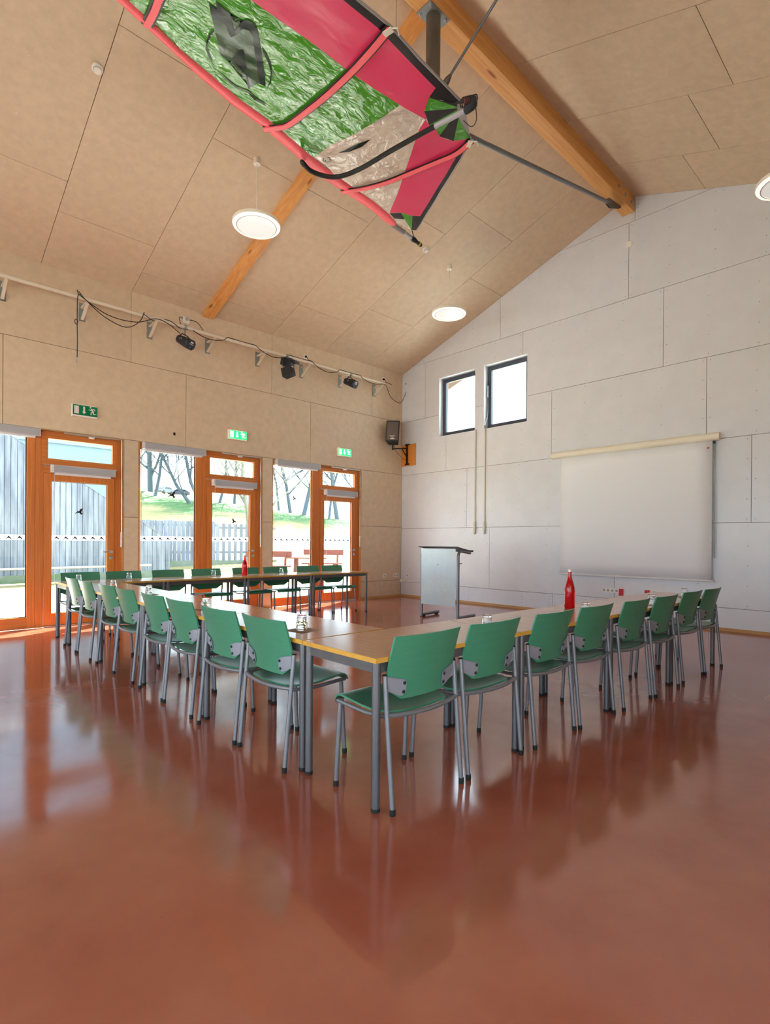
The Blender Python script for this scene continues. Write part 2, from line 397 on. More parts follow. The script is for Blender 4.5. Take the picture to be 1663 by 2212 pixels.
# ---- window wall
holesL = [(x, x + OPEN_W, -0.2, OPEN_H) for x in OPEN_X]
wl = MB().cells([(XB, XR + 0.3, -0.15, ZE + 0.12)], holesL, fnL, TH, 0.20).build('wall_left', 'joint', smooth=0)
tag(wl, 'wall of brown fibreboard panels above three glazed doors', 'wall', kind='structure')
rowsL = [(2.90, 4.149, [XB, -1.26, 1.347, 3.952, 6.569, XR]), (4.149, ZE + 0.01, [XB, -2.17, 0.44, 3.045, 5.649, 8.274, XR])]
def lpanel(x0, x1, z0, z1):
    MB().cells([(x0 + GAP, x1 - GAP, z0 + GAP, z1 - GAP)], [], fnL, 0.0, TH).build('panel', 'board', wl, smooth=0)
for z0, z1, xs in rowsL:
    for a, b in zip(xs, xs[1:]): lpanel(a, b, z0, z1)
for a, b in ((OPEN_X[0] + OPEN_W, OPEN_X[1]), (OPEN_X[1] + OPEN_W, OPEN_X[2])):
    lpanel(a, b, 0.02, 1.66); lpanel(a, b, 1.66, 2.90)
for a, b in ((OPEN_X[2] + OPEN_W, XR),):
    lpanel(a, b, 0.02, 0.39); lpanel(a, b, 0.39, 1.645); lpanel(a, b, 1.645, 2.90)
lpanel(XB, OPEN_X[0], 0.02, 1.66); lpanel(XB, OPEN_X[0], 1.66, 2.90)

# ---- screen wall (gable)
WIN_R = ((6.962, 7.975, 3.645, 4.968), (5.715, 6.755, 3.640, 4.972))
gable = [(YE - 0.3, -0.15), (YL + 0.3, -0.15), (YL + 0.3, ZE - SL * 0.3 + 0.15), (YRG, ZRG + 0.15), (YE - 0.3, ZE - SL * 0.3 + 0.15)]
m = MB()
m.cells([(YE - 0.3, YL + 0.012, -0.15, 5.17)], WIN_R, fnR, TH, 0.30)
m.prism([(YE - 0.3, 5.17), (YL + 0.012, 5.17), (YL + 0.012, ZE + 0.12), (YRG, ZRG + 0.12), (YE - 0.3, ZE + 0.1)], fnR, TH, 0.30)
wr = m.build('wall_right', 'joint_grey', smooth=0)
tag(wr, 'tall gable wall of pale grey cement boards behind the screen', 'wall', kind='structure')
rowsR = [(0.02, 0.3414, [YE, 2.55, 5.161, 7.76, YL]), (0.3414, 1.6084, [YE, 1.41, 3.999, 6.583, YL]), (1.6084, 2.875, [YE, -0.56, 2.021, 4.60, 7.175, YL]),
         (2.875, 4.1417, [YE, 0.03, 2.611, 5.20, 7.758, YL]), (4.1417, 5.4105, [YE, 0.65, 3.24, 5.826, 8.387, YL]),
         (5.4105, 6.684, [YE, 1.22, 3.80, 6.357, YL]), (6.684, 7.3, [YE, 3.70, YL])]
for z0, z1, ys in rowsR:
    for a, b in zip(ys, ys[1:]):
        r = (a + GAP, b - GAP, z0 + GAP, z1 - GAP)
        if z1 < 5.2:
            MB().cells([r], WIN_R, fnR, 0.0, TH).build('panel', 'cement_board', wr, smooth=0)
        elif z1 < 5.5 and a < 8 and b > 0.3:
            MB().cells([r], WIN_R, fnR, 0.0, TH).build('panel', 'cement_board', wr, smooth=0)
        else:
            poly = [(r[0], r[2]), (r[1], r[2]), (r[1], r[3]), (r[0], r[3])]
            poly = clip(poly, SL, 1, ZRG + SL * YRG); poly = clip(poly, -SL, 1, ZRG - SL * YRG)
            if len(poly) > 2: MB().prism(poly, fnR, 0.0, TH).build('panel', 'cement_board', wr, smooth=0)

# ---- wall behind the camera and low wall on the right; unseen windows added for fill
m = MB()
m.cells([(YE - 0.3, YL + 0.3, -0.15, 5.17)], [(a, b, *BACK_Z) for a, b in BACK_FILL_WIN], lambda u, v, w: (XB - w, u, v), 0.0, 0.3)
m.prism([(YE - 0.3, 5.17), (YL + 0.3, 5.17), (YL + 0.3, ZE + 0.12), (YRG, ZRG + 0.12), (YE - 0.3, ZE + 0.1)], lambda u, v, w: (XB - w, u, v), 0.0, 0.3)
tag(m.build('wall_back', 'cement_board', smooth=0), 'pale wall behind the viewer with large windows added for fill light', 'wall', kind='structure')
fh = [(x, x + FRONT_W, *FRONT_Z) for x in FRONT_FILL_X]
tag(MB().cells([(XB, XR + 0.012, -0.15, ZE + 0.1)], fh, lambda u, v, w: (u, YE - w, v), 0.0, 0.3).build('wall_front', 'board', smooth=0), 'long brown board wall on the low right side', 'wall', kind='structure')
for i, x in enumerate(FRONT_FILL_X):
    w = tag(MB().box(x + 0.03, x + FRONT_W - 0.03, YE - 0.16, YE - 0.15, FRONT_Z[0] + 0.03, FRONT_Z[1] - 0.03).build('window_%d' % (9 + i), 'pane_glass', smooth=0), 'large unseen window added in the right-hand wall for fill light', 'window', 'added fill-light windows in the right-hand wall', 'structure')
    MB().cells([(x, x + FRONT_W, *FRONT_Z)], [(x + 0.06, x + FRONT_W / 2 - 0.04, FRONT_Z[0] + 0.06, FRONT_Z[1] - 0.06), (x + FRONT_W / 2 + 0.04, x + FRONT_W - 0.06, FRONT_Z[0] + 0.06, FRONT_Z[1] - 0.06)], lambda u, v, q: (u, YE - q, v), 0.12, 0.19).build('window_frame', 'frame_v', w, smooth=0)
for i, (a, b) in enumerate(BACK_FILL_WIN):
    w = tag(MB().box(XB - 0.16, XB - 0.15, a + 0.05, b - 0.05, BACK_Z[0] + 0.05, BACK_Z[1] - 0.05).build('window_%d' % (6 + i), 'pane_glass', smooth=0),
            'large unseen window added behind the viewer for fill light', 'window', 'added fill-light windows behind the viewer', 'structure')
    fr = MB().cells([(a, b, *BACK_Z)], [(a + 0.06, (a + b) / 2 - 0.03, BACK_Z[0] + 0.06, BACK_Z[1] - 0.06), ((a + b) / 2 + 0.03, b - 0.06, BACK_Z[0] + 0.06, BACK_Z[1] - 0.06)],
                    lambda u, v, w_: (XB - w_, u, v), 0.12, 0.19).build('window_frame', 'frame_v', w, smooth=0)

# ---- ceiling
cl = MB()
R_OUT = 1.45  # overhang added past the gable, sized to keep sun off its windows
cl.add([fnC(x, y, w) for x in (XB - 0.4, XR + 0.3 + R_OUT) for w in (TH, 0.28) for y in (YE - 0.4, YRG, YL + 0.35)],
       [(0, 1, 7, 6), (1, 2, 8, 7), (3, 9, 10, 4), (4, 10, 11, 5), (0, 3, 4, 1), (1, 4, 5, 2), (6, 7, 10, 9), (7, 8, 11, 10), (0, 6, 9, 3), (2, 5, 11, 8)])
ce = cl.build('ceiling', 'joint', smooth=0)
tag(ce, 'pitched ceiling of brown fibreboard panels', 'ceiling', kind='structure')
def cpanel(x0, x1, y0, y1):
    MB().prism([(x0 + GAP, y0 + GAP), (x1 - GAP, y0 + GAP), (x1 - GAP, y1 - GAP), (x0 + GAP, y1 - GAP)], fnC, 0.0, TH).build('panel', 'board', ce, smooth=0)
stripsL = [(XB, -3.22, [6.3]), (-3.22, -1.97, [8.1, 5.7]), (-1.97, -0.72, [7.7, 5.2]), (-0.72, 0.535, [6.9]), (0.535, 1.795, [7.694, 5.2]), (1.795, 3.05, [8.16, 5.785]), (3.05, 4.31, [8.69, 6.325]), (4.31, 5.645, [8.69, 6.315]),
           (5.645, 6.925, [8.238, 5.865]), (6.925, 8.17, [7.765, 5.38]), (8.17, XR, [8.69, 6.305])]
stripsR = [(XB, -3.22, [1.6]), (-3.22, -1.97, [0.9]), (-1.97, -0.72, [2.2, -0.3]), (-0.72, 0.535, [1.4]), (0.535, 1.795, [0.8]), (1.795, 3.05, [2.6, 0.1]), (3.05, 4.4, [2.1, -0.4]), (4.4, 5.665, [1.1]),
           (5.665, 6.945, [1.722, -0.7]), (6.945, 8.205, [2.187, -0.25]), (8.205, XR, [2.65, 0.2])]
screws = MB()
def screw_line(x0, y0, x1, y1, step=0.31):
    n = max(1, int(math.hypot(x1 - x0, y1 - y0) / step))
    for i in range(n + 1):
        x, y = lerp(x0, x1, i / n), lerp(y0, y1, i / n)
        z = zceil(y) - 0.0015
        screws.add([(x + 0.007 * math.cos(k * math.pi / 3), y + 0.007 * math.sin(k * math.pi / 3), z) for k in range(6)], [tuple(range(6))])
for strips, ya, yb in ((stripsL, YRG, YL), (stripsR, YE, YRG)):
    for x0, x1, js in strips:
        ys = [ya] + sorted(js) + [yb]
        for a, b in zip(ys, ys[1:]): cpanel(x0, x1, a, b)
        if x0 > 0.4 and ya == YRG:
            for x in (x0 + 0.045, (x0 + x1) / 2, x1 - 0.045): screw_line(x, ya + 0.15, x, yb - 0.1, 0.31 if x != (x0 + x1) / 2 else 0.62)
            for j in js: screw_line(x0 + 0.05, j + 0.04, x1 - 0.05, j + 0.04)
so = screws.build('screw_heads', 'white_plastic', ce, smooth=0, fix=False); so['kind'] = 'stuff'
dots = MB()
for z0, z1, ys in rowsR:
    for a, b in zip(ys, ys[1:]):
        for y in (a + 0.05, lerp(a, b, 0.25), lerp(a, b, 0.5), lerp(a, b, 0.75), b - 0.05):
            for k in range(5):
                z = lerp(z0 + 0.05, min(z1, zceil(y)) - 0.05, k / 4)
                if z > zceil(y) - 0.05 or any(h[0] - 0.02 < y < h[1] + 0.02 and h[2] - 0.02 < z < h[3] + 0.02 for h in WIN_R): continue
                dots.add([(XR - 0.0012, y + 0.006 * math.cos(q * math.pi / 3), z + 0.006 * math.sin(q * math.pi / 3)) for q in range(6)], [tuple(range(6))])
do = dots.build('screw_heads', 'joint_grey', wr, smooth=0, fix=False); do['kind'] = 'stuff'

# ---- skirting
for i, (a, b) in enumerate(((OPEN_X[2] + OPEN_W, XR), (OPEN_X[0] + OPEN_W, OPEN_X[1]), (OPEN_X[1] + OPEN_W, OPEN_X[2]))):
    tag(MB().box(a, b, YL - 0.014, YL, 0, 0.045).build(('baseboard_left', 'trim_1', 'trim_2')[i], 'base_wood', smooth=0),
        ('low wooden skirting under the socket pair by the corner', 'low wooden skirting between first and second glazed doors', 'low wooden skirting between second and third glazed doors')[i], 'skirting', kind='structure')
tag(MB().box(XR - 0.014, XR, YE, YL - 0.014, 0, 0.045).build('baseboard_right', 'base_wood', smooth=0), 'low wooden skirting along the pale grey screen wall', 'skirting', kind='structure')

# ---- ridge beam, rafter, steel truss
rb = tag(MB().box(XB, XR, 3.712, 3.912, 6.83, ZRG + 0.0).build('ridge_beam', 'beam_x', smooth=0, bevel=0.006),
         'thick glued-timber ridge beam running to the gable wall', 'beam', kind='structure')
# cut the corners of the top so that it stays under the slopes
me = rb.data
for v in me.vertices:
    if v.co.z > 6.9: v.co.z = zceil(v.co.y) + 0.004
for x, z in ((8.62, 6.98), (8.87, 6.955), (9.10, 6.935)):
    Mx = Matrix.Translation((x, 3.712, z)) @ Matrix.Rotation(math.pi / 2, 4, 'X')
    b = MB().lathe([(0.03, 0), (0.03, 0.004), (0.013, 0.006), (0.013, 0.018)], 14, Mx).build('bolt', 'galvanised', rb)
rafter = MB().prism([(YL - 0.01, zceil(YL) + 0.005), (YL - 0.01, zceil(YL) - 0.055), (3.912, zceil(3.912) - 0.055), (3.912, zceil(3.912) + 0.005)],
                    lambda u, v, w: (w, u, v), 4.235, 4.435).build('rafter', 'beam_y', smooth=0, bevel=0.004)
tag(rafter, 'flat orange timber rafter running down to the window wall', 'rafter', kind='structure')
PX, PY = 4.288, 3.815
tr = thing('king_post_truss', 'grey steel king post with tie rods under the ridge beam', 'truss', (PX, PY, 5.8), kind='structure')
pl = MB().box(-0.155, 0.155, -0.098, 0.098, -0.012, 0, Matrix.Translation((PX, PY, 6.83))).build('plate', 'galvanised', tr, world=True, smooth=0)
for sx in (-1, 1):
    for sy in (-1, 1):
        MB().lathe([(0.017, 0), (0.017, -0.012), (0.009, -0.012), (0.009, -0.03)], 8, Matrix.Translation((PX + sx * 0.12, PY + sy * 0.072, 6.818))).build('nut', 'silver', pl)
MB().tube([(PX, PY, 5.83), (PX, PY, 6.82)], 0.076, 24).build('post', 'steel_dark', tr, world=True)
e1 = Vector((8.86, PY, 6.79)); s1 = Vector((PX + 0.1, PY, 5.775))
MB().tube([s1, lerp(s1, e1, 0.93)], 0.028, 12).build('tie_rod', 'rod_steel', tr, world=True)
d1 = (e1 - s1).normalized(); f0 = lerp(s1, e1, 0.90); side = Vector((0, 1, 0)); nrm = d1.cross(side)
fork = MB()
for w in (-0.018, 0.010):
    fork.prism([(0, -0.035), (0.12, -0.075), (0.50, -0.012), (0.52, 0.02), (0.08, 0.065), (0, 0.035)], lambda u, v, q, w=w: tuple(f0 + d1 * u + nrm * v + side * (w + q)), 0, 0.008)
fork.build('fork_plate', 'steel_dark', tr, world=True, smooth=0)
e2 = Vector((PX, 2.62, 6.69)); s2 = Vector((PX, PY - 0.16, 6.01)); d2 = (e2 - s2).normalized()
MB().tube([s2 + d2 * 0.05, e2], 0.013, 10).build('tie_rod', 'rod_steel', tr, world=True)
MB().tube([s2 - d2 * 0.14, s2 - d2 * 0.02, s2 + d2 * 0.05, s2 + d2 * 0.10], [0.03, 0.036, 0.03, 0.014], 10).build('fork_end', 'steel_dark', tr, world=True)

# ------------------------------------------------------------------ glazed doors and windows of the left wall
YF0, YF1 = YL + 0.06, YL + 0.135     # frame front / back
def fbox(name, x0, x1, z0, z1, m, par, y0=YF0, y1=YF1, bev=0.003):
    return MB().box(x0, x1, y0, y1, z0, z1).build(name, m, par, smooth=0, bevel=bev)
def ring(name, x0, x1, z0, z1, w, m, par, y0, y1):
    return MB().cells([(x0, x1, z0, z1)], [(x0 + w, x1 - w, z0 + w, z1 - w)], lambda u, v, q: (u, q, v), y0, y1).build(name, m, par, smooth=0)
MOTIF = [(-0.5, 0), (-0.04, 0.93), (0.06, 0.9), (0.28, 0.5), (0.34, 0.52), (0.5, 0), (0.33, 0.02), (0.2, 0.34), (0.08, 0.2), (0.0, 0.42), (-0.1, 0.25), (-0.22, 0.36), (-0.34, 0)]
BIRD = [(-0.55, -0.35), (-0.45, -0.12), (-0.2, 0.12), (0.0, 0.12), (0.12, 0.42), (0.42, 0.55), (0.55, 0.6), (0.4, 0.4), (0.32, 0.15), (0.25, -0.02), (0.34, -0.16), (0.5, -0.2), (0.34, -0.3), (0.18, -0.34), (0.12, -0.2), (0.04, -0.12), (-0.2, -0.1), (-0.4, -0.2)]
def bird(x, z, s, flip, par):
    MB().prism([(x + u * s * flip, z + v * s) for u, v in BIRD], lambda u, v, w: (u, w, v), YL + 0.0895, YL + 0.0915).build('bird_decal', 'black_plastic', par, smooth=0)
def strip(x0, x1, n, par):
    MB().box(x0, x1, YL + 0.0925, YL + 0.0945, 1.283, 1.357).build('safety_band', 'frosted_band', par, smooth=0)
    mm = MB()
    for i in range(n):
        cx = lerp(x0, x1, (i + 0.5) / n)
        mm.prism([(cx + u * 0.078, 1.291 + v * 0.056) for u, v in MOTIF], lambda u, v, w: (u, w, v), YL + 0.0905, YL + 0.092)
    mm.build('band_print', 'dark_metal', par, smooth=0)
WORDS = ('first', 'second', 'third')
SEE = ('showing the grey plank wall', 'in the middle', 'nearest the room corner')
for i, ox in enumerate(OPEN_X):
    # fixed window
    w = thing('window_%d' % (i + 1), 'tall fixed window beside glazed door ' + SEE[i], 'window', (ox, YL, 0), kind='structure')
    A = dict(par=w)
    def P(name, x0, x1, z0, z1, m, par=w, **k):
        o = fbox(name, ox + x0, ox + x1, z0, z1, m, par, **k)
        if par.type == 'EMPTY': o.matrix_parent_inverse = Matrix.Translation(-par.location)
        return o
    P('stile', 0.0, 0.05, 0, OPEN_H, 'frame_v'); P('stile', 0.985, 1.085, 0, OPEN_H - 0.02, 'frame_v')
    P('rail', 0.05, 0.985, 0.0, 0.17, 'frame_h'); P('rail', 0.05, 0.985, 2.80, OPEN_H, 'frame_h')
    pn = MB().box(ox + 0.05, ox + 0.985, YL + 0.095, YL + 0.101, 0.17, 2.80).build('pane', 'pane_glass', w, world=True, smooth=0)
    ring('glazing_bead', ox + 0.045, ox + 0.985, 0.165, 2.80, 0.014, 'dark_metal', pn, YL + 0.085, YL + 0.094)
    strip(ox + 0.062, ox + 0.968, 7, pn)
    P('cable_guide', 0.052, 0.060, 0.17, 2.78, 'white_metal', y0=YL + 0.03, y1=YL + 0.04, bev=0)
    # door with transom
    d = thing('door_%d' % (i + 1), 'orange timber glazed door with tilting transom, ' + SEE[i], 'door', (ox + 1.085, YL, 0), kind='structure')
    def D(name, x0, x1, z0, z1, m, par=d, **k):
        o = fbox(name, ox + x0, ox + x1, z0, z1, m, par, **k)
        if par.type == 'EMPTY': o.matrix_parent_inverse = Matrix.Translation(-par.location)
        return o
    D('frame_post', 1.088, 1.19, 0, OPEN_H - 0.02, 'frame_v'); D('frame_post', 2.165, 2.285, 0, OPEN_H - 0.02, 'frame_v')
    D('frame_head', 1.19, 2.165, 2.86, OPEN_H, 'frame_h'); D('transom_bar', 1.19, 2.165, 2.27, 2.40, 'frame_h')
    D('threshold', 1.19, 2.165, 0, 0.02, 'silver', y0=YL + 0.02)
    # transom sash
    ty0 = YF0 - 0.018
    ts = MB().cells([(ox + 1.16, ox + 2.195, 2.395, 2.862)], [(ox + 1.245, ox + 2.13, 2.487, 2.782)], lambda u, v, q: (u, q, v), ty0, YF0 + 0.05).build('transom_sash', 'frame_h', d, world=True, smooth=0)
    MB().box(ox + 1.245, ox + 2.13, YL + 0.095, YL + 0.101, 2.487, 2.782).build('pane', 'pane_glass', ts, smooth=0)
    MB().box(ox + 1.17, ox + 2.19, ty0 - 0.025, ty0, 2.385, 2.395).build('drip_strip', 'silver', ts, smooth=0)
    ob = D('opener_bar', 1.44, 2.24, 2.868, 2.888, 'silver', y0=YL - 0.012, y1=YL + 0.02)
    MB().box(ox + 1.78, ox + 1.85, YL - 0.02, YL + 0.03, 2.842, 2.868).build('bracket', 'white_metal', ob, smooth=0)
    MB().tube([(ox + 2.245, YL - 0.005, 2.88), (ox + 2.25, YL - 0.005, 1.42)], 0.007, 8).build('opener_rod', 'silver', d, world=True)
    MB().tube([(ox + 2.25, YL - 0.005, 1.42), (ox + 2.25, YL - 0.005, 1.18)], 0.014, 10).build('opener_grip', 'white_metal', d, world=True)
    # leaf
    ly0 = YF0 - 0.012
    lf = MB().cells([(ox + 1.195, ox + 2.16, 0.022, 2.265)], [(ox + 1.295, ox + 2.055, 0.20, 2.16)], lambda u, v, q: (u, q, v), ly0, YF0 + 0.055).build('leaf', 'frame_v', d, world=True, smooth=0)
    dp = MB().box(ox + 1.295, ox + 2.055, YL + 0.095, YL + 0.101, 0.20, 2.16).build('pane', 'pane_glass', d, world=True, smooth=0)
    ring('glazing_bead', ox + 1.29, ox + 2.06, 0.195, 2.165, 0.012, 'dark_metal', dp, YL + 0.086, YL + 0.094)
    strip(ox + 1.305, ox + 2.045, 6, dp)
    hx = ox + 2.112
    MB().tube([(hx, ly0, 1.105), (hx, ly0 - 0.05, 1.105), (hx - 0.02, ly0 - 0.058, 1.105), (hx - 0.135, ly0 - 0.058, 1.105)], 0.0095, 10).build('door_handle', 'silver', lf)
    MB().lathe([(0.027, 0), (0.027, 0.008), (0.024, 0.01)], 20, Matrix.Translation((hx, ly0, 1.105)) @ Matrix.Rotation(math.pi / 2, 4, 'X')).build('handle_rose', 'silver', lf)
    MB().lathe([(0.027, 0), (0.027, 0.008), (0.012, 0.01), (0.012, 0.016)], 20, Matrix.Translation((hx, ly0, 1.01)) @ Matrix.Rotation(math.pi / 2, 4, 'X')).build('lock_rose', 'silver', lf)
    if i == 0: bird(2.33, 1.715, 0.11, 1, dp)
    if i == 1: bird(3.755, 2.065, 0.13, 1, pn); bird(4.92, 1.65, 0.10, -1, dp)
    if i == 2: bird(6.255, 2.155, 0.10, -1, pn)
    # timber reveal round the opening
    t = MB().cells([(ox - 0.0, ox + OPEN_W, 0, OPEN_H)], [(ox + 0.012, ox + OPEN_W - 0.012, -0.1, OPEN_H - 0.012)], lambda u, v, q: (u, q, v), YL - 0.004, YL + 0.20)
    tag(t.build('trim_%d' % (3 + i), 'base_wood', smooth=0), 'pale timber lining round the glazed opening ' + SEE[i], 'trim', kind='structure')
    # roller blind cassettes
    for kind, x0, x1, z0, z1, depth, lab in (('w', 0.06, 1.135, 2.785, 2.898, 0.085, 'long grey roller blind box above the fixed window '), ('d', 1.272, 2.145, 2.278, 2.390, 0.095, 'short grey roller blind box across the glazed door ')):
        rbx = thing('roller_blind', lab + SEE[i], 'blind', (ox + x0, YL, z0), group='roller blind boxes on the window wall')
        yb = YL + 0.045 if kind == 'w' else ly0 - 0.003
        ya = yb - depth
        prof = [(ya + 0.008, z0), (ya, z0 + 0.012), (ya + 0.006, z1 - 0.006), (ya + 0.016, z1), (yb, z1), (yb, z0)]
        MB().prism(prof, lambda u, v, q: (q, u, v), ox + x0 + 0.03, ox + x1 - 0.004).build('housing', 'blind_grey', rbx, world=True, smooth=0)
        for q0, q1 in ((x0, x0 + 0.03), (x1 - 0.004, x1)):
            MB().prism([(u - 0.002, v) for u, v in prof], lambda u, v, q: (q, u, v), ox + q0, ox + q1).build('end_cap', 'white_metal', rbx, world=True, smooth=0)
        MB().box(ox + x0 + 0.05, ox + x1 - 0.06, ya + 0.03, ya + 0.055, z0 - 0.03, z0 + 0.004).build('bottom_bar', 'white_metal', rbx, world=True, smooth=0)
        if kind == 'd':
            MB().tube([(ox + x0 + 0.045, ya + 0.04, z0), (ox + x0 + 0.045, ya + 0.045, 0.25)], 0.003, 6).build('guide_cable', 'silver', rbx, world=True)

# ------------------------------------------------------------------ small gable windows
for i, (y0, y1, z0, z1) in enumerate(WIN_R):
    w = thing('window_%d' % (4 + i), ('square anthracite window left, nearer the room corner' if i == 0 else 'square anthracite window right, with chain actuator on its frame'), 'window', (XR, (y0 + y1) / 2, z0), kind='structure')
    MB().cells([(y0, y1, z0, z1)], [(y0 + 0.012, y1 - 0.012, z0 + 0.012, z1 - 0.012)], fnR, -0.002, 0.30).build('reveal_lining', 'reveal', w, world=True, smooth=0)
    a, b, c, e = y0 + 0.012, y1 - 0.012, z0 + 0.012, z1 - 0.012
    MB().cells([(a, b, c, e)], [(a + 0.05, b - 0.05, c + 0.05, e - 0.05)], fnR, 0.135, 0.20).build('window_frame', 'anthracite', w, world=True, smooth=0)
    MB().cells([(a + 0.035, b - 0.035, c + 0.035, e - 0.035)], [(a + 0.095, b - 0.095, c + 0.095, e - 0.095)], fnR, 0.118, 0.18).build('sash', 'anthracite', w, world=True, smooth=0)
    MB().cells([(a + 0.09, b - 0.09, c + 0.09, e - 0.09)], [], fnR, 0.150, 0.156).build('pane', 'pane_glass', w, world=True, smooth=0)
    if i == 1:
        ac = MB().box(XR + 0.08, XR + 0.118, b - 0.045, b - 0.012, 4.32, 4.56).build('actuator', 'silver', w, world=True, smooth=0, bevel=0.004)
        MB().tube(smooth_path([(XR + 0.1, b - 0.03, 4.32), (XR + 0.09, b - 0.03, 3.95), (XR + 0.05, b + 0.005, 3.75), (XR - 0.006, b - 0.045, 3.64)], 6), 0.006, 6).build('control_cable', 'silver', w, world=True)
    else:
        MB().tube(smooth_path([(XR + 0.12, a + 0.02, 3.80), (XR + 0.06, a + 0.01, 3.70), (XR - 0.006, a + 0.0, 3.66)], 5), 0.006, 6).build('control_cable', 'silver', w, world=True)

# ================================================================== TABLES
def make_table(L, D):
    """table in local axes: length along x from 0, depth along y from 0."""
    t = thing('folding_table', '', 'table')
    MB().box(0.006, L - 0.006, 0.006, D - 0.006, 0.716, 0.740).build('tabletop', 'tabletop', t, smooth=0)
    MB().cells([(0.001, L - 0.001, 0.001, D - 0.001)], [(0.006, L - 0.006, 0.006, D - 0.006)], lambda u, v, w: (u, v, w), 0.716, 0.7394).build('edge_band', 'table_edge', t, smooth=0)
    i = 0.028
    for (x0, x1, y0, y1) in ((i, L - i, i - 0.008, i + 0.012), (i, L - i, D - i - 0.012, D - i + 0.008), (i - 0.008, i + 0.012, i, D - i), (L - i - 0.012, L - i + 0.008, i, D - i)):
        MB().box(x0, x1, y0, y1, 0.664, 0.716).build('apron', 'table_steel', t, smooth=0)
    for x in (i, L - i):
        for y in (i, D - i):
            lg = MB().tube([(x, y, 0.018), (x, y, 0.716)], 0.0215, 16).build('leg', 'table_steel', t)
            MB().lathe([(0.019, 0), (0.0225, 0.003), (0.0225, 0.02)], 16, Matrix.Translation((x, y, 0))).build('foot_cap', 'black_rubber', lg)
    return t
def put(t, loc, rz, label, group=None):
    t.location = loc; t.rotation_euler = (0, 0, rz); t['label'] = label
    if group: t['group'] = group
    return t
G_T = 'tables pushed together into a U'
RX = math.radians(-1.6); RF = math.radians(-1.0)
LX, LY, LF, DT = 1.204, 1.2545, 1.232, 0.62
tx = make_table(LX, DT)
labX = ['table at the front corner of the U, one yellow-edged corner towards the viewer', 'table second from the front corner in the right-hand row', 'table carrying the near red bottle in the right-hand row', 'end table of the right-hand row, closest to the screen wall']
for k in range(4):
    t = tx if k == 0 else copy_tree(tx)
    put(t, (1.727 + k * LX * math.cos(RX), 1.868 + k * LX * math.sin(RX), 0), RX, labX[k], G_T)
ty = make_table(LY, DT)
labY = ['left-row table next to the front corner table, with tumbler on a napkin', 'second table of the left row behind the front corner table', 'third table of the left row behind the front corner table', 'left-row table farthest back, touching the window-side row']
for k in range(4):
    t = ty if k == 0 else copy_tree(ty)
    put(t, (1.748 + DT + 0.004 * k, 2.495 + k * LY, 0), math.pi / 2, labY[k], G_T)
tf = make_table(LF, DT)
labF = ['window-side table in the far left corner of the U', 'second table from the left in the window-side row', 'third table from the left in the window-side row', 'end table of the window-side row, closest to the lectern']
for k in range(4):
    t = tf if k == 0 else copy_tree(tf)
    put(t, (1.765 + k * LF * math.cos(RF), 7.545 + k * LF * math.sin(RF), 0), RF, labF[k], G_T)

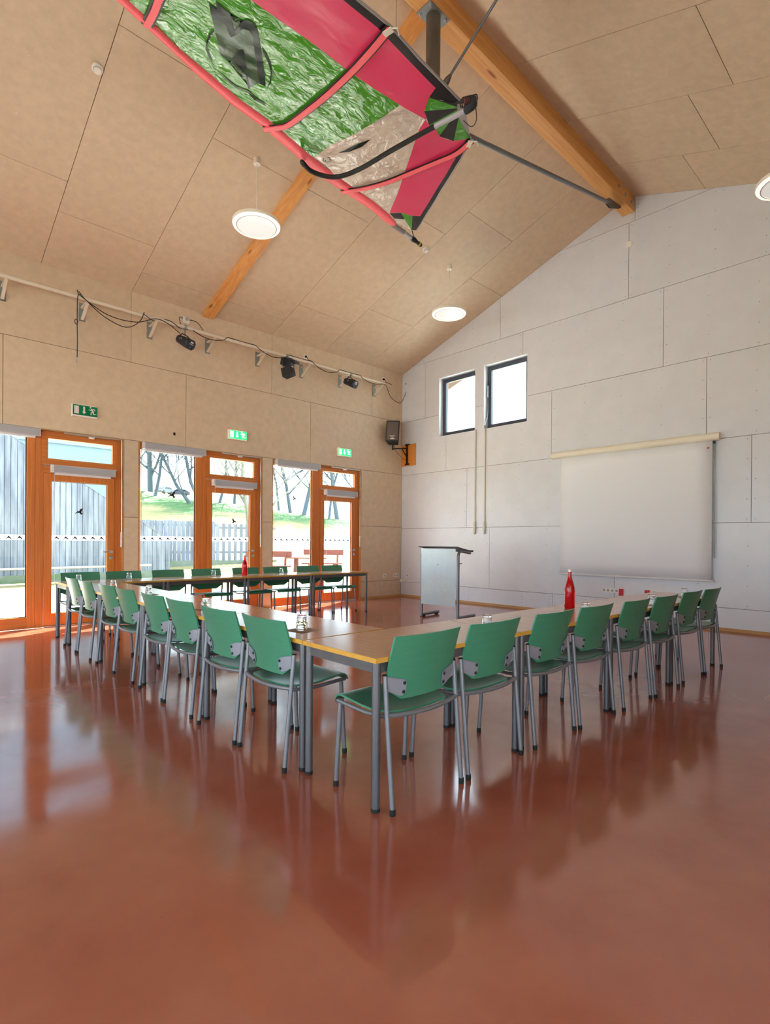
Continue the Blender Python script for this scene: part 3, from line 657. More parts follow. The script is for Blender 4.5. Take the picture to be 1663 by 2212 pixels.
# ================================================================== CHAIRS
def yback(u, z):      # rear surface of the backrest, u in -1..1
    s = (z - 0.51) / 0.332
    return -0.140 - 0.012 * s - 0.062 * max(s, 0) ** 1.6 - 0.036 * (1 - u * u)
def make_chair():
    t = thing('stacking_chair', '', 'chair')
    # backrest shell with chamfered lower corners
    nu, nv = 14, 10; rows = []
    mb = MB()
    zs = [0.520, 0.528, 0.545, 0.565, 0.585, 0.625, 0.68, 0.72, 0.76, 0.80, 0.828, 0.842]
    def hw(z):
        if z < 0.585: return 0.150 + (0.245 - 0.150) * ((z - 0.520) / 0.065) ** 0.85
        return 0.245 - 0.002 * (z - 0.585) / 0.25
    for side in (0, 1):
        for z in zs:
            for k in range(nu + 1):
                x = hw(z) * (2 * k / nu - 1)
                mb.v.append((x, yback(x / 0.245, z) + (0.011 if side else 0), z))
    R = nu + 1; N = len(zs) * R
    for j in range(len(zs) - 1):
        for k in range(nu):
            a = j * R + k
            mb.f.append((a, a + 1, a + R + 1, a + R)); mb.f.append((N + a, N + a + R, N + a + R + 1, N + a + 1))
    for j in range(len(zs) - 1):
        for k in (0, nu):
            a = j * R + k; mb.f.append((a, a + R, N + a + R, N + a))
    for k in range(nu):
        for j in (0, len(zs) - 1):
            a = j * R + k; mb.f.append((a, a + 1, N + a + 1, N + a))
    mb.build('backrest', 'chair_green', t, smooth=50)
    # seat shell
    prof = [(-0.168, 0.462), (-0.14, 0.456), (-0.09, 0.452), (-0.03, 0.453), (0.04, 0.460), (0.11, 0.472), (0.17, 0.481), (0.21, 0.483), (0.236, 0.477), (0.254, 0.464), (0.263, 0.447)]
    def shw(y): return 0.236 - (0.06 * max(0, (-0.10 - y) / 0.068) ** 1.2 if y < -0.10 else 0) - 0.008 * max(0, (y - 0.2) / 0.06)
    mb = MB()
    for side in (0, 1):
        for y, z in prof:
            for k in range(nu + 1):
                x = shw(y) * (2 * k / nu - 1); u = x / 0.236
                dish = 0.016 * (u * u) * max(0.0, min(1.0, (0.14 - y) / 0.25))
                mb.v.append((x, y, z + dish - (0.011 if side else 0)))
    N = len(prof) * R
    for j in range(len(prof) - 1):
        for k in range(nu):
            a = j * R + k
            mb.f.append((a, a + 1, a + R + 1, a + R)); mb.f.append((N + a, N + a + R, N + a + R + 1, N + a + 1))
        for k in (0, nu):
            a = j * R + k; mb.f.append((a, a + R, N + a + R, N + a))
    for k in range(nu):
        for j in (0, len(prof) - 1):
            a = j * R + k; mb.f.append((a, a + 1, N + a + 1, N + a))
    mb.build('seat', 'chair_green', t, smooth=50)
    for s in (-1, 1):
        x = 0.257 * s
        lg = MB().tube([(x, -0.2135, 0.016), (x, -0.155, 0.648)], 0.0125, 14).build('leg', 'chair_steel', t)
        MB().lathe([(0.0135, 0), (0.015, 0.004), (0.0142, 0.03)], 14, Matrix.Translation((x, -0.2145, 0))).build('foot_cap', 'black_rubber', lg)
        MB().lathe([(0.0125, 0), (0.0125, 0.006), (0.008, 0.009)], 14, Matrix.Translation((x, -0.155, 0.646))).build('end_plug', 'black_plastic', lg)
        lg = MB().tube([(x, 0.2145, 0.016), (0.252 * s, 0.188, 0.445)], 0.0125, 14).build('leg', 'chair_steel', t)
        MB().lathe([(0.0135, 0), (0.015, 0.004), (0.0142, 0.03)], 14, Matrix.Translation((x, 0.2152, 0))).build('foot_cap', 'black_rubber', lg)
        rl = MB().tube([(0.252 * s, -0.168, 0.452), (0.246 * s, 0.0, 0.438), (0.25 * s, 0.215, 0.452)], 0.0105, 12).build('seat_rail', 'chair_steel', t)
        MB().lathe([(0.0115, 0), (0.0115, 0.006)], 12, Matrix.Translation((0.25 * s, 0.213, 0.452)) @ Matrix.Rotation(-math.pi / 2, 4, 'X')).build('end_plug', 'black_plastic', rl)
        # bracket plate on the rear of the backrest
        o2 = [(0.260, 0.578), (0.260, 0.642), (0.238, 0.642), (0.196, 0.632), (0.152, 0.620), (0.134, 0.604), (0.134, 0.553), (0.152, 0.538), (0.170, 0.540), (0.215, 0.560)]
        br = MB().prism([(u * s, v) for u, v in o2], lambda u, v, w: (u, (yback(u / 0.245, v) if abs(u) < 0.245 else -0.155 - 0.05 * (0.56 - v)) - 0.003 - w, v), 0, 0.004).build('bracket', 'bracket_grey', t, smooth=0)
        for z in (0.602, 0.557):
            MB().lathe([(0.009, 0), (0.009, 0.004), (0.005, 0.008)], 10, Matrix.Translation((0.148 * s, yback(0.604, z) - 0.006, z)) @ Matrix.Rotation(math.pi / 2, 4, 'X')).build('bolt', 'black_plastic', br)
    MB().tube([(0.257 * (2 * k / 12 - 1), -0.1725 - 0.028 * (1 - (2 * k / 12 - 1) ** 2), 0.461 - 0.012 * (1 - (2 * k / 12 - 1) ** 2)) for k in range(13)], 0.0118, 12).build('crossbar', 'chair_steel', t)
    return t
chair = make_chair(); used = [False]
def place(x, y, rz, label, group):
    c = chair if not used[0] else copy_tree(chair); used[0] = True
    c.location = (x, y, 0); c.rotation_euler = (0, 0, rz); c['label'] = label; c['group'] = group
ORD = ['nearest', 'second', 'third', 'fourth', 'fifth', 'sixth', 'seventh', 'eighth and last']
XS = [2.048, 2.624, 3.271, 3.838, 4.470, 5.035, 5.70, 6.235]
YS = [1.812, 1.808, 1.792, 1.770, 1.735, 1.705, 1.70, 1.675]
TX = ['right at the yellow-edged front corner', 'beside the front corner chair', 'before the near red bottle', 'right of the red bottle', 'with its back half over a tumbler', 'before the red-taped sockets', 'last but one', 'nearest the screen wall']
for k in range(8):
    place(XS[k], YS[k] + 0.215, random.uniform(-0.012, 0.012) - 0.015 * (k > 2), 'green plywood chair, %s of the right-hand row, %s' % (ORD[k], TX[k]), 'green chairs along the right-hand table row')
YC = [2.819, 3.388, 4.056, 4.613, 5.320, 5.879, 6.596, 7.172]; XC = [1.683, 1.680, 1.698, 1.706, 1.714, 1.722, 1.716, 1.722]
TY = ['next to the front corner table', 'beside the chair next to the corner', 'before the second left-row table', 'beside the third left-row chair', 'before the third left-row table', 'behind the fifth left-row chair', 'sunlit, last but one', 'sunlit, farthest back by the windows']
for k in range(8):
    place(XC[k] + 0.215, YC[k], -math.pi / 2 + random.uniform(-0.012, 0.012), 'green plywood chair, %s of the left-hand row, %s' % (ORD[k], TY[k]), 'green chairs along the left-hand table row')
XFc = [2.12, 2.68, 3.31, 3.91, 4.59, 5.15, 5.82, 6.355]; YFc = [8.33, 8.31, 8.28, 8.26, 8.22, 8.20, 8.17, 8.145]
TF = ['before the first glazed door', 'before the pier beside the first door', 'before the middle fixed window', 'before the middle door post', 'behind the far red bottle', 'before the pier beside the third window', 'last but one towards the lectern', 'at the end towards the lectern']
for k in range(8):
    place(XFc[k], YFc[k] - 0.215, math.pi + random.uniform(-0.01, 0.01), 'green chair facing the room in the window-side row, %s' % TF[k], 'green chairs along the window-side table row')

# ================================================================== THINGS ON THE TABLES
ZT = 0.7405
def make_tumbler():
    H = 0.094
    prof = [(0.0345, 0.0), (0.0362, 0.003), (0.0355, 0.045), (0.0315, 0.047), (0.0285, H - 0.004), (0.0265, H), (0.0, H)]
    inner = [(0.0, H - 0.014), (0.0245, H - 0.014), (0.0275, 0.048), (0.0335, 0.030), (0.0335, 0.0)]
    mb = MB(); mb.lathe(prof + inner + [prof[0]], 18, close=False)
    return mb.build('tumbler', 'clear_glass', smooth=25)
GL = [((1.943, 2.781), 'upturned glass tumbler on the big napkin near the front corner', 1), ((1.953, 4.125), 'upturned tumbler second in the left row, on a dark napkin', 1),
      ((2.05, 5.60), 'upturned tumbler third in the left row, in glare of the window', 1), ((2.02, 6.60), 'upturned tumbler fourth in the left row, near its far end', 1),
      ((2.00, 7.93), 'upturned tumbler at the far left table end', 0), ((2.63, 7.93), 'upturned tumbler before the pier on window-side row', 1), ((3.866, 7.9), 'upturned tumbler left of the far red bottle', 1), ((5.066, 7.86), 'upturned tumbler right of the far red bottle', 0),
      ((2.83, 2.03), 'upturned tumbler left of the near red bottle on right-hand row', 0), ((4.043, 1.971), 'upturned tumbler just right of the near red bottle', 0), ((5.094, 1.868), 'upturned tumbler third along the right-hand row', 1), ((6.072, 1.90), 'upturned tumbler at the screen end of the right-hand row', 1)]
tum = make_tumbler()
def make_napkin():
    s = 0.072; mb = MB(); n = 6
    for side in (0, 1):
        for j in range(n + 1):
            for k in range(n + 1):
                u, v = 2 * k / n - 1, 2 * j / n - 1
                lift = 0.006 * max(0, u * v) ** 2 * (1 if u > 0 else 0.4)
                mb.v.append((u * s, v * s, 0.0015 + lift + (0.0018 if side else -0.0012)))
    R = n + 1; N = R * R
    for j in range(n):
        for k in range(n):
            a = j * R + k; mb.f += [(a, a + 1, a + R + 1, a + R), (N + a, N + a + R, N + a + R + 1, N + a + 1)]
    for k in range(n):
        for a, b in ((k, k + 1), (n * R + k, n * R + k + 1), (k * R, (k + 1) * R), (k * R + n, (k + 1) * R + n)): mb.f.append((a, b, N + b, N + a))
    return mb.build('napkin', 'napkin', smooth=30)
nap = make_napkin(); first = [True, True]
for (x, y), lab, has in GL:
    z = ZT
    if has:
        o = nap if first[1] else nap.copy()
        if not first[1]: COL.objects.link(o)
        first[1] = False
        o.location = (x + 0.004, y - 0.006, ZT); o.rotation_euler = (0, 0, math.radians(20) + random.uniform(-.3, .3))
        tag(o, 'square grey-brown napkin under the ' + lab.split(',')[0].replace('upturned ', ''), 'napkin', 'napkins under the tumblers'); z = ZT + 0.0035
        s = 1.0 if lab.endswith('corner') else 0.85; o.scale = (s, s, 1)
    o = tum if first[0] else tum.copy()
    if not first[0]: COL.objects.link(o)
    first[0] = False
    o.location = (x, y, z); o.rotation_euler = (0, 0, random.uniform(0, 6)); tag(o, lab, 'glass', 'upturned tumblers on the tables')
def make_bottle():
    b = thing('swing_top_bottle', '', 'bottle')
    prof = [(0.0, 0.0), (0.038, 0.0), (0.0425, 0.006), (0.0425, 0.150), (0.041, 0.172), (0.033, 0.205), (0.0225, 0.240), (0.0165, 0.262), (0.0150, 0.292), (0.0175, 0.294), (0.0175, 0.304), (0.0150, 0.306), (0.0, 0.306)]
    MB().lathe(prof, 24, close=False).build('body', 'red_glass', b, smooth=40)
    MB().lathe([(0.012, 0.304), (0.0145, 0.310), (0.0145, 0.320), (0.010, 0.327), (0.004, 0.329)], 16).build('stopper', 'white_plastic', b)
    MB().tube([(0.0, -0.0185, 0.285), (0.0, -0.022, 0.30), (0.0, -0.012, 0.322), (0.0, 0.012, 0.322), (0.0, 0.022, 0.30), (0.0, 0.0185, 0.285)], 0.0015, 6).build('wire_bail', 'silver', b)
    MB().lathe([(0.0172, 0.281), (0.0185, 0.283), (0.0172, 0.285)], 18).build('wire_ring', 'silver', b)
    # raised lettering down the side
    for s in (-1, 1):
        mm = MB()
        for k in range(9):
            z = 0.035 + k * 0.012; a = math.radians(207) + s * 1.22
            Mx = Matrix.Rotation(a, 4, 'Z') @ Matrix.Translation((0.0422, 0, z))
            mm.box(-0.001, 0.0012, -0.005 + 0.002 * (k % 3), 0.006, 0, 0.007, Mx)
        mm.build('printed_lettering', 'print_white' if s < 0 else 'plate_orange', b, smooth=0)
    return b
b1 = make_bottle(); put(b1, (4.293, 2.235, ZT), 0.0, 'red glass swing-top bottle on the right-hand table row', 'red swing-top bottles')
put(copy_tree(b1), (4.375, 7.85, ZT), 0.59, 'red glass swing-top bottle on the window-side table row', 'red swing-top bottles')

# ================================================================== LECTERN
lc = thing('lectern', 'free-standing grey metal lectern with perforated front panel', 'lectern', (7.0, 6.0, 0), math.radians(5.2))
# local: y across (panel), x towards the speaker
MB().cells([(-0.352, 0.352, 0.228, 1.185)], [], lambda u, v, w: (w, u, v), -0.045, -0.041).build('front_panel', 'lectern_panel', lc, smooth=0)
hm = MB(); hb = MB()
for r in range(5):
    for c in range(3):
        if r < 3 and c == 0: continue
        y, z = 0.168 - 0.155 * c - 0.005, 1.055 - 0.14 * r
        (hb if (r, c) == (1, 1) else hm).add([(-0.0462, y + 0.009 * math.cos(q * math.pi / 4), z + 0.009 * math.sin(q * math.pi / 4)) for q in range(8)], [tuple(range(8))])
hm.build('perforations', 'print_white', lc, smooth=0, fix=False); hb.build('peg_hole', 'black_plastic', lc, smooth=0, fix=False)
for s in (-1, 1):
    y = 0.375 * s
    pts = [(0, y, 0.012), (0, y, 1.06)] + [(0.09 - 0.09 * math.cos(a), y, 1.06 + 0.085 * math.sin(a)) for a in (0.35, 0.7, 1.05, 1.4)] + [(0.36, y, 1.112)]
    MB().tube(pts, 0.024, 16).build('upright', 'lectern_tube', lc)
    ft = MB().tube([(0.02, y, 0.04), (0.50, y, 0.04)], 0.026, 16).build('foot_bar', 'lectern_tube', lc)
    for x in (0.06, 0.44): MB().box(x - 0.03, x + 0.03, y - 0.016, y + 0.016, 0, 0.018).build('foot_pad', 'black_rubber', ft, smooth=0)
    MB().lathe([(0.0255, 0), (0.027, 0.012)], 14, Matrix.Translation((0, y, 0))).build('foot_cap', 'black_rubber', lc)
Mx = Matrix.Translation((-0.07, 0, 1.222)) @ Matrix.Rotation(math.radians(9.5), 4, 'Y')
MB().box(0, 0.50, -0.40, 0.40, -0.012, 0.0, Mx).build('desk_top', 'lectern_top', lc, smooth=0, bevel=0.002)
MB().box(0.49, 0.50, -0.40, 0.40, 0.0, 0.02, Mx).build('paper_stop', 'lectern_top', lc, smooth=0)
MB().tube([(0.02, -0.375, 0.94), (0.075, -0.40, 0.94)], 0.007, 8).build('peg', 'dark_metal', lc)

# ================================================================== PROJECTION SCREEN AND WALL FITTINGS (right wall)
ps = thing('projection_screen', 'white roll-down projection screen with cream case', 'screen', (XR, 3.75, 0.73))
xs0 = XR - 0.10
case = [(XR - 0.002, 2.865), (XR - 0.002, 2.955)] + [(XR - 0.065 - 0.058 * math.sin(a), 2.905 - 0.06 * -math.cos(a)) for a in (0.2, 0.6, 1.0, 1.4, 1.8, 2.2, 2.6, 2.95)] + [(XR - 0.03, 2.845)]
MB().prism(case, lambda u, v, w: (u, w, v), 2.425, 5.13).build('case', 'screen_case', ps, world=True, smooth=40)
for a, b in ((2.41, 2.425), (5.13, 5.145)):
    MB().prism(case, lambda u, v, w: (u, w, v), a, b).build('end_cap', 'screen_case', ps, world=True, smooth=40)
g = MB(); n = 10
for j in range(n + 1):
    for k in range(n + 1):
        y = lerp(2.505, 4.975, k / n); z = lerp(0.745, 2.87, j / n)
        inset = 0.022 * (j == 0) * 0
        g.v.append((xs0 + 0.035 + 0.006 * math.sin(k * 0.9) * (1 - j / n), y, z))
R = n + 1
for j in range(n):
    for k in range(n): a = j * R + k; g.f.append((a, a + 1, a + R + 1, a + R))
cloth = g.build('screen_cloth', 'screen_white', ps, world=True, fix=False)
sd = cloth.modifiers.new('thick', 'SOLIDIFY'); sd.thickness = 0.002
MB().box(xs0 + 0.024, xs0 + 0.046, 2.48, 5.0, 0.722, 0.748).build('bottom_bar', 'white_metal', ps, world=True, smooth=0, bevel=0.004)
MB().tube([(xs0 + 0.04, 2.486, 2.84), (xs0 + 0.045, 2.472, 1.08)], 0.008, 8).build('crank_rod', 'galvanised', ps, world=True)
MB().box(xs0 + 0.03, xs0 + 0.06, 2.475, 2.50, 2.80, 2.87).build('crank_gear', 'dark_metal', ps, world=True, smooth=0)
MB().box(xs0 + 0.030, xs0 + 0.031, 2.545, 2.58, 2.735, 2.752).build('maker_label', 'red_tape', ps, world=True, smooth=0)

for (y, zt, lab) in ((6.945, 3.66, 'crank conduit below the left gable window'), (6.70, 3.64, 'crank conduit below the right gable window')):
    c = thing('crank_conduit', 'long thin beige ' + lab, 'conduit', (XR, y, 1.47), group='window crank conduits')
    MB().box(XR - 0.022, XR, y - 0.013, y + 0.013, 1.72, zt).build('duct', 'trunking', c, world=True, smooth=0)
    MB().box(XR - 0.045, XR, y - 0.022, y + 0.022, 1.475, 1.725).build('crank_handle', 'trunking', c, world=True, smooth=0, bevel=0.005)
    MB().tube([(XR - 0.022, y, 1.475), (XR - 0.022, y, 1.462)], 0.008, 8).build('crank_tip', 'dark_metal', c, world=True)

def socket_plate(name, frame, w, h, label, cat='socket', n=1, vertical=False, holes=True, group=None):
    """frame(u, v, d) maps plate axes to the wall, d = distance from the wall."""
    o = frame(0, 0, 0)
    t = thing(name, label, cat, o, group=group)
    MB().prism([(-w / 2, -h / 2), (w / 2, -h / 2), (w / 2, h / 2), (-w / 2, h / 2)], frame, 0.0, 0.011).build('plate', 'white_plastic', t, world=True, smooth=0, bevel=0.002)
    if holes:
        for i in range(n):
            cu = (i + 0.5) * w / n - w / 2
            MB().prism(arc((cu, 0), min(h, w / n) * 0.30, 0, 2 * math.pi, 14)[:-1], frame, 0.011, 0.0125).build('socket_cup', 'blind_grey', t, world=True, smooth=0)
            for s in (-1, 1):
                MB().prism(arc((cu + s * 0.010, 0), 0.0045, 0, 2 * math.pi, 8)[:-1], frame, 0.0125, 0.0133).build('pin_hole', 'black_plastic', t, world=True, smooth=0)
    return t
def onR(y, z): return lambda u, v, d: (XR - d, y - u, z + v)
def onL(x, z): return lambda u, v, d: (x + u, YL - d, z + v)
socket_plate('wall_socket', onL(8.695, 0.505), 0.08, 0.08, 'single white socket on the brown wall left of the corner')
socket_plate('wall_socket', onL(9.07, 0.505), 0.155, 0.08, 'double white socket on the brown wall beside the corner', n=2)
socket_plate('wall_socket', onR(8.913, 0.50), 0.08, 0.08, 'white socket low on the grey wall beside the corner')
socket_plate('wall_socket', onR(9.0, 5.05), 0.085, 0.085, 'white socket high on the grey wall above the loudspeaker')
socket_plate('wall_switch', onR(3.798, 6.322), 0.10, 0.10, 'blank white plate high under the ridge beam', 'switch', holes=False)
socket_plate('wall_switch', onR(8.96, 3.70), 0.07, 0.12, 'small cream plate above the loudspeaker mounting board', 'switch', holes=False)
socket_plate('socket_strip', onR(4.063, 0.483), 0.292, 0.075, 'white four-gang socket strip below the projection screen', n=4)
socket_plate('cable_outlet', onR(3.27, 0.50), 0.30, 0.07, 'white outlet strip near the end of the right-hand table row', n=2)
tp = MB(); tp.prism([(-0.04, -0.06), (0.035, -0.055), (0.04, 0.062), (-0.035, 0.058)], onR(3.878, 0.462), 0.0128, 0.0140)
tag(tp.build('adhesive_tape', 'red_tape', smooth=0), 'red tape over the right end of the socket strip', 'tape', 'pieces of red tape')
tp = MB(); tp.prism([(-0.045, -0.03), (0.045, -0.025), (0.042, 0.03), (-0.04, 0.027)], onR(3.45, 0.50), 0.0135, 0.0147)
tag(tp.build('adhesive_tape', 'red_tape', smooth=0), 'red tape piece right of the socket strip, beside the outlet', 'tape', 'pieces of red tape')
wc = thing('corner_sensor', 'small white wall device low in the room corner', 'sensor', (9.18, 9.05, 0.37))
MB().box(XR - 0.05, XR, 9.03, 9.10, 0.335, 0.405).build('body', 'white_plastic', wc, world=True, smooth=0, bevel=0.008)
MB().lathe([(0.03, 0), (0.03, 0.03), (0.02, 0.05)], 14, Matrix.Translation((XR - 0.05, 9.065, 0.37)) @ Matrix.Rotation(-math.pi / 2, 4, 'Y')).build('dome', 'white_plastic', wc, world=True)
socket_plate('wall_button', onL(3.75, 3.099), 0.035, 0.045, 'tiny black wall button above the middle window', 'button', holes=False).children[0].data.materials[0] = MATS['black_plastic']

# ================================================================== LOUDSPEAKER
mb_ = MB().prism([(-0.235, -0.255), (0.235, -0.255), (0.235, 0.255), (-0.235, 0.255)], onR(8.90, 3.345), 0.0, 0.02)
tag(mb_.build('mounting_board', 'mount_board', smooth=0, bevel=0.008), 'orange plywood board fixed to the wall beside the corner', 'board')
sb = thing('speaker_bracket', 'black swivel arm on the orange plywood board', 'bracket', (XR - 0.02, 8.93, 3.11))
MB().box(XR - 0.05, XR - 0.02, 8.905, 8.945, 3.12, 3.60).build('wall_bar', 'black_plastic', sb, world=True, smooth=0)
for z in (3.13, 3.59): MB().box(XR - 0.045, XR - 0.02, 8.86, 8.985, z - 0.018, z + 0.018).build('cross_plate', 'black_plastic', sb, world=True, smooth=0)
pole = Vector((8.73, 8.92, 3.44))
MB().tube([(XR - 0.04, 8.925, 3.505), pole], 0.016, 10).build('arm', 'black_plastic', sb, world=True)
MB().tube([(XR - 0.04, 8.925, 3.30), (9.03, 8.923, 3.475)], 0.013, 8).build('strut', 'black_plastic', sb, world=True)
MB().tube([pole + Vector((0, 0, -0.03)), pole + Vector((0, 0, 0.13))], 0.018, 10).build('spigot', 'black_plastic', sb, world=True)
MB().tube(smooth_path([pole + Vector((0.04, 0.01, 0.11)), pole + Vector((0.09, -0.02, -0.06)), (9.0, 8.90, 3.27), (9.10, 8.91, 3.22), (XR - 0.05, 8.92, 3.28)], 6), 0.005, 6).build('speaker_cable', 'cable', sb, world=True)
sp = thing('loudspeaker', 'black loudspeaker angled out of the room corner', 'loudspeaker', (8.73, 8.92, 3.565)); sp.rotation_euler = (math.radians(-7), math.radians(2), math.radians(-52)); 
# local: front towards -y
W2, D2, H2 = 0.155, 0.145, 0.49
MB().prism([(-W2, -D2), (W2, -D2), (W2 * 0.72, D2), (-W2 * 0.72, D2)], lambda u, v, w: (u, v, w), 0, H2).build('cabinet', 'speaker_black', sp, smooth=0, bevel=0.012)
gr = MB().box(-W2 + 0.028, W2 - 0.028, -D2 - 0.006, -D2 + 0.004, 0.03, H2 - 0.03).build('grille', 'grille', sp, smooth=0, bevel=0.004)
lg = MB()
def stroke(pts, w):
    for (a, b), (c, d) in zip(pts, pts[1:]):
        dx, dz = c - a, d - b; L = math.hypot(dx, dz); nx, nz = -dz / L * w, dx / L * w
        lg.prism([(a + nx, b + nz), (c + nx, d + nz), (c - nx, d - nz), (a - nx, b - nz)], lambda u, v, q: (u, q, v), -D2 - 0.0085, -D2 - 0.006)
stroke([(-0.06, 0.135), (0.01, 0.135), (0.028, 0.142), (0.05, 0.134), (0.045, 0.118), (0.01, 0.108), (0.0, 0.085), (0.03, 0.085)], 0.004)
stroke([(-0.06, 0.135), (-0.02, 0.105), (0.0, 0.085)], 0.004)
lg.prism([(-0.05, 0.05), (0.055, 0.05), (0.055, 0.068), (-0.05, 0.068)], lambda u, v, q: (u, q, v), -D2 - 0.0085, -D2 - 0.006)
lg.build('logo_print', 'print_white', gr, smooth=0)
for x in (-0.1, 0.1): MB().box(x - 0.015, x + 0.015, -0.1, -0.07, -0.012, 0.0).build('rubber_foot', 'black_rubber', sp, smooth=0)

# ================================================================== LIGHTING RAIL (left wall)
YP, ZP = YL - 0.30, 4.835
lr = thing('lighting_rail', 'cream pipe rail on triangular brackets along the upper window wall', 'rail', (4.5, YL, 4.6))
MB().tube([(-1.2, YP, ZP), (8.36, YP, ZP)], 0.027, 16).build('pipe', 'rail_paint', lr, world=True)
for k in range(-1, 8):
    x = 1.333 + 0.999 * k
    if x < -0.5: continue
    br = MB().box(x - 0.045, x + 0.045, YL - 0.006, YL, 4.60, 4.875).build('wall_plate', 'galvanised', lr, world=True, smooth=0)
    MB().box(x - 0.018, x + 0.018, YP - 0.01, YL - 0.004, 4.79, 4.809).build('arm', 'rail_paint', br, smooth=0)
    st = MB(); a, b = Vector((x, YL - 0.015, 4.625)), Vector((x, YP, 4.80)); d = (b - a).normalized(); nn = d.cross(Vector((1, 0, 0)))
    st.prism([(-0.02, -0.008), (0.02, -0.008), (0.02, 0.008), (-0.02, 0.008)], lambda u, v, w: tuple(a + Vector((u, 0, 0)) + nn * v + d * w), 0, (b - a).length)
    st.build('strut', 'rail_paint', br, smooth=0)

def spotlight(x, rz, label, drop=0.12, tilt=28):
    s = thing('stage_spotlight', label, 'spotlight', (x, YP, ZP), rz, group='effect spotlights on the rail')
    MB().box(-0.028, 0.028, -0.034, 0.034, -0.034, 0.036).build('clamp', 'galvanised', s, smooth=0, bevel=0.008)
    MB().box(-0.013, 0.013, -0.006, 0.006, -drop, -0.03).build('hanger', 'galvanised', s, smooth=0)
    yk = MB().tube([(-0.115, 0, -drop - 0.12), (-0.11, 0, -drop - 0.045), (-0.07, 0, -drop - 0.008), (0.07, 0, -drop - 0.008), (0.11, 0, -drop - 0.045), (0.115, 0, -drop - 0.12)], 0.011, 6).build('yoke', 'black_plastic', s)
    for sx in (-1, 1): MB().lathe([(0.018, 0), (0.018, 0.014)], 10, Matrix.Translation((0.105 * sx, 0, -drop - 0.10)) @ Matrix.Rotation(sx * math.pi / 2, 4, 'Y')).build('knob', 'silver', yk)
    M = Matrix.Translation((0, 0, -drop - 0.12)) @ Matrix.Rotation(math.radians(tilt), 4, 'X')
    oc = lambda a, b: [(-a, -b * 0.5), (-a * 0.6, -b), (a * 0.6, -b), (a, -b * 0.5), (a, b * 0.5), (a * 0.6, b), (-a * 0.6, b), (-a, b * 0.5)]
    bd = MB(); A_ = oc(0.075, 0.06); B_ = oc(0.105, 0.085); n = 8
    bd.v = [tuple(M @ Vector((u, 0.13, v))) for u, v in A_] + [tuple(M @ Vector((u, -0.11, v))) for u, v in B_] + [tuple(M @ Vector((u, -0.135, v))) for u, v in oc(0.098, 0.078)]
    bd.f = [tuple(range(8)), tuple(range(23, 15, -1))] + [(i, (i + 1) % 8, 8 + (i + 1) % 8, 8 + i) for i in range(8)] + [(8 + i, 8 + (i + 1) % 8, 16 + (i + 1) % 8, 16 + i) for i in range(8)]
    body = bd.build('body', 'speaker_black', s, smooth=0)
    fp = MB(); fp.prism(oc(0.092, 0.072), lambda u, v, w: tuple(M @ Vector((u, -0.135 - w, v))), 0, 0.004); fp.build('face_plate', 'dark_metal', body, smooth=0)
    MB().lathe([(0.022, 0), (0.022, 0.006), (0.018, 0.004), (0.0, 0.003)], 16, M @ Matrix.Translation((0, -0.139, -0.04)) @ Matrix.Rotation(math.pi / 2, 4, 'X')).build('lens', 'car_glass', body)
    pr = MB()
    for u0, u1, v0, v1 in ((-0.03, -0.008, 0.026, 0.05), (-0.004, 0.012, 0.026, 0.05), (0.016, 0.032, 0.026, 0.05), (-0.045, 0.045, 0.004, 0.011)):
        pr.prism([(u0, v0), (u1, v0), (u1, v1), (u0, v1)], lambda u, v, w: tuple(M @ Vector((u, -0.139 - w, v))), 0, 0.001)
    pr.build('lettering', 'print_white', body, smooth=0)
    return s
spotlight(3.80, math.radians(28), 'black effect spotlight left on the rail, under the white junction box')
spotlight(7.38, math.radians(20), 'black effect spotlight farthest right on the rail', 0.06, 22)
sc2 = thing('scanner_light', 'black two-box scanner light in the middle of the rail', 'spotlight', (5.80, YP, ZP), math.radians(24))
MB().box(-0.028, 0.028, -0.034, 0.034, -0.034, 0.036).build('clamp', 'galvanised', sc2, smooth=0, bevel=0.008)
Mx = Matrix.Translation((0, 0, -0.09)) @ Matrix.Rotation(math.radians(12), 4, 'X')
MB().box(-0.075, 0.075, -0.13, 0.10, -0.09, 0.05, Mx).build('base_box', 'speaker_black', sc2, smooth=0, bevel=0.008)
MB().box(-0.07, 0.09, -0.22, -0.13, -0.02, 0.02, Mx).build('mirror_arm', 'dark_metal', sc2, smooth=0, bevel=0.004)
MB().tube([(-0.09, 0.0, -0.06), (-0.10, 0.02, -0.16), (-0.09, 0.03, -0.22)], 0.014, 8).build('yoke', 'black_plastic', sc2)
MB().tube([(0, -0.02, -0.13), (0, -0.02, -0.22)], 0.05, 14).build('swivel', 'speaker_black', sc2)
Mx = Matrix.Translation((0, -0.02, -0.30)) @ Matrix.Rotation(math.radians(-14), 4, 'X')
hd = MB().box(-0.085, 0.085, -0.11, 0.10, -0.095, 0.085, Mx).build('head', 'speaker_black', sc2, smooth=0, bevel=0.012)
for z in (-0.05, -0.01, 0.03): MB().box(-0.06, 0.06, -0.116, -0.108, z - 0.013, z + 0.013, Mx).build('louvre', 'dark_metal', hd, smooth=0)
MB().box(-0.03, 0.03, -0.118, -0.108, 0.052, 0.072, Mx).build('lettering', 'print_white', hd, smooth=0)

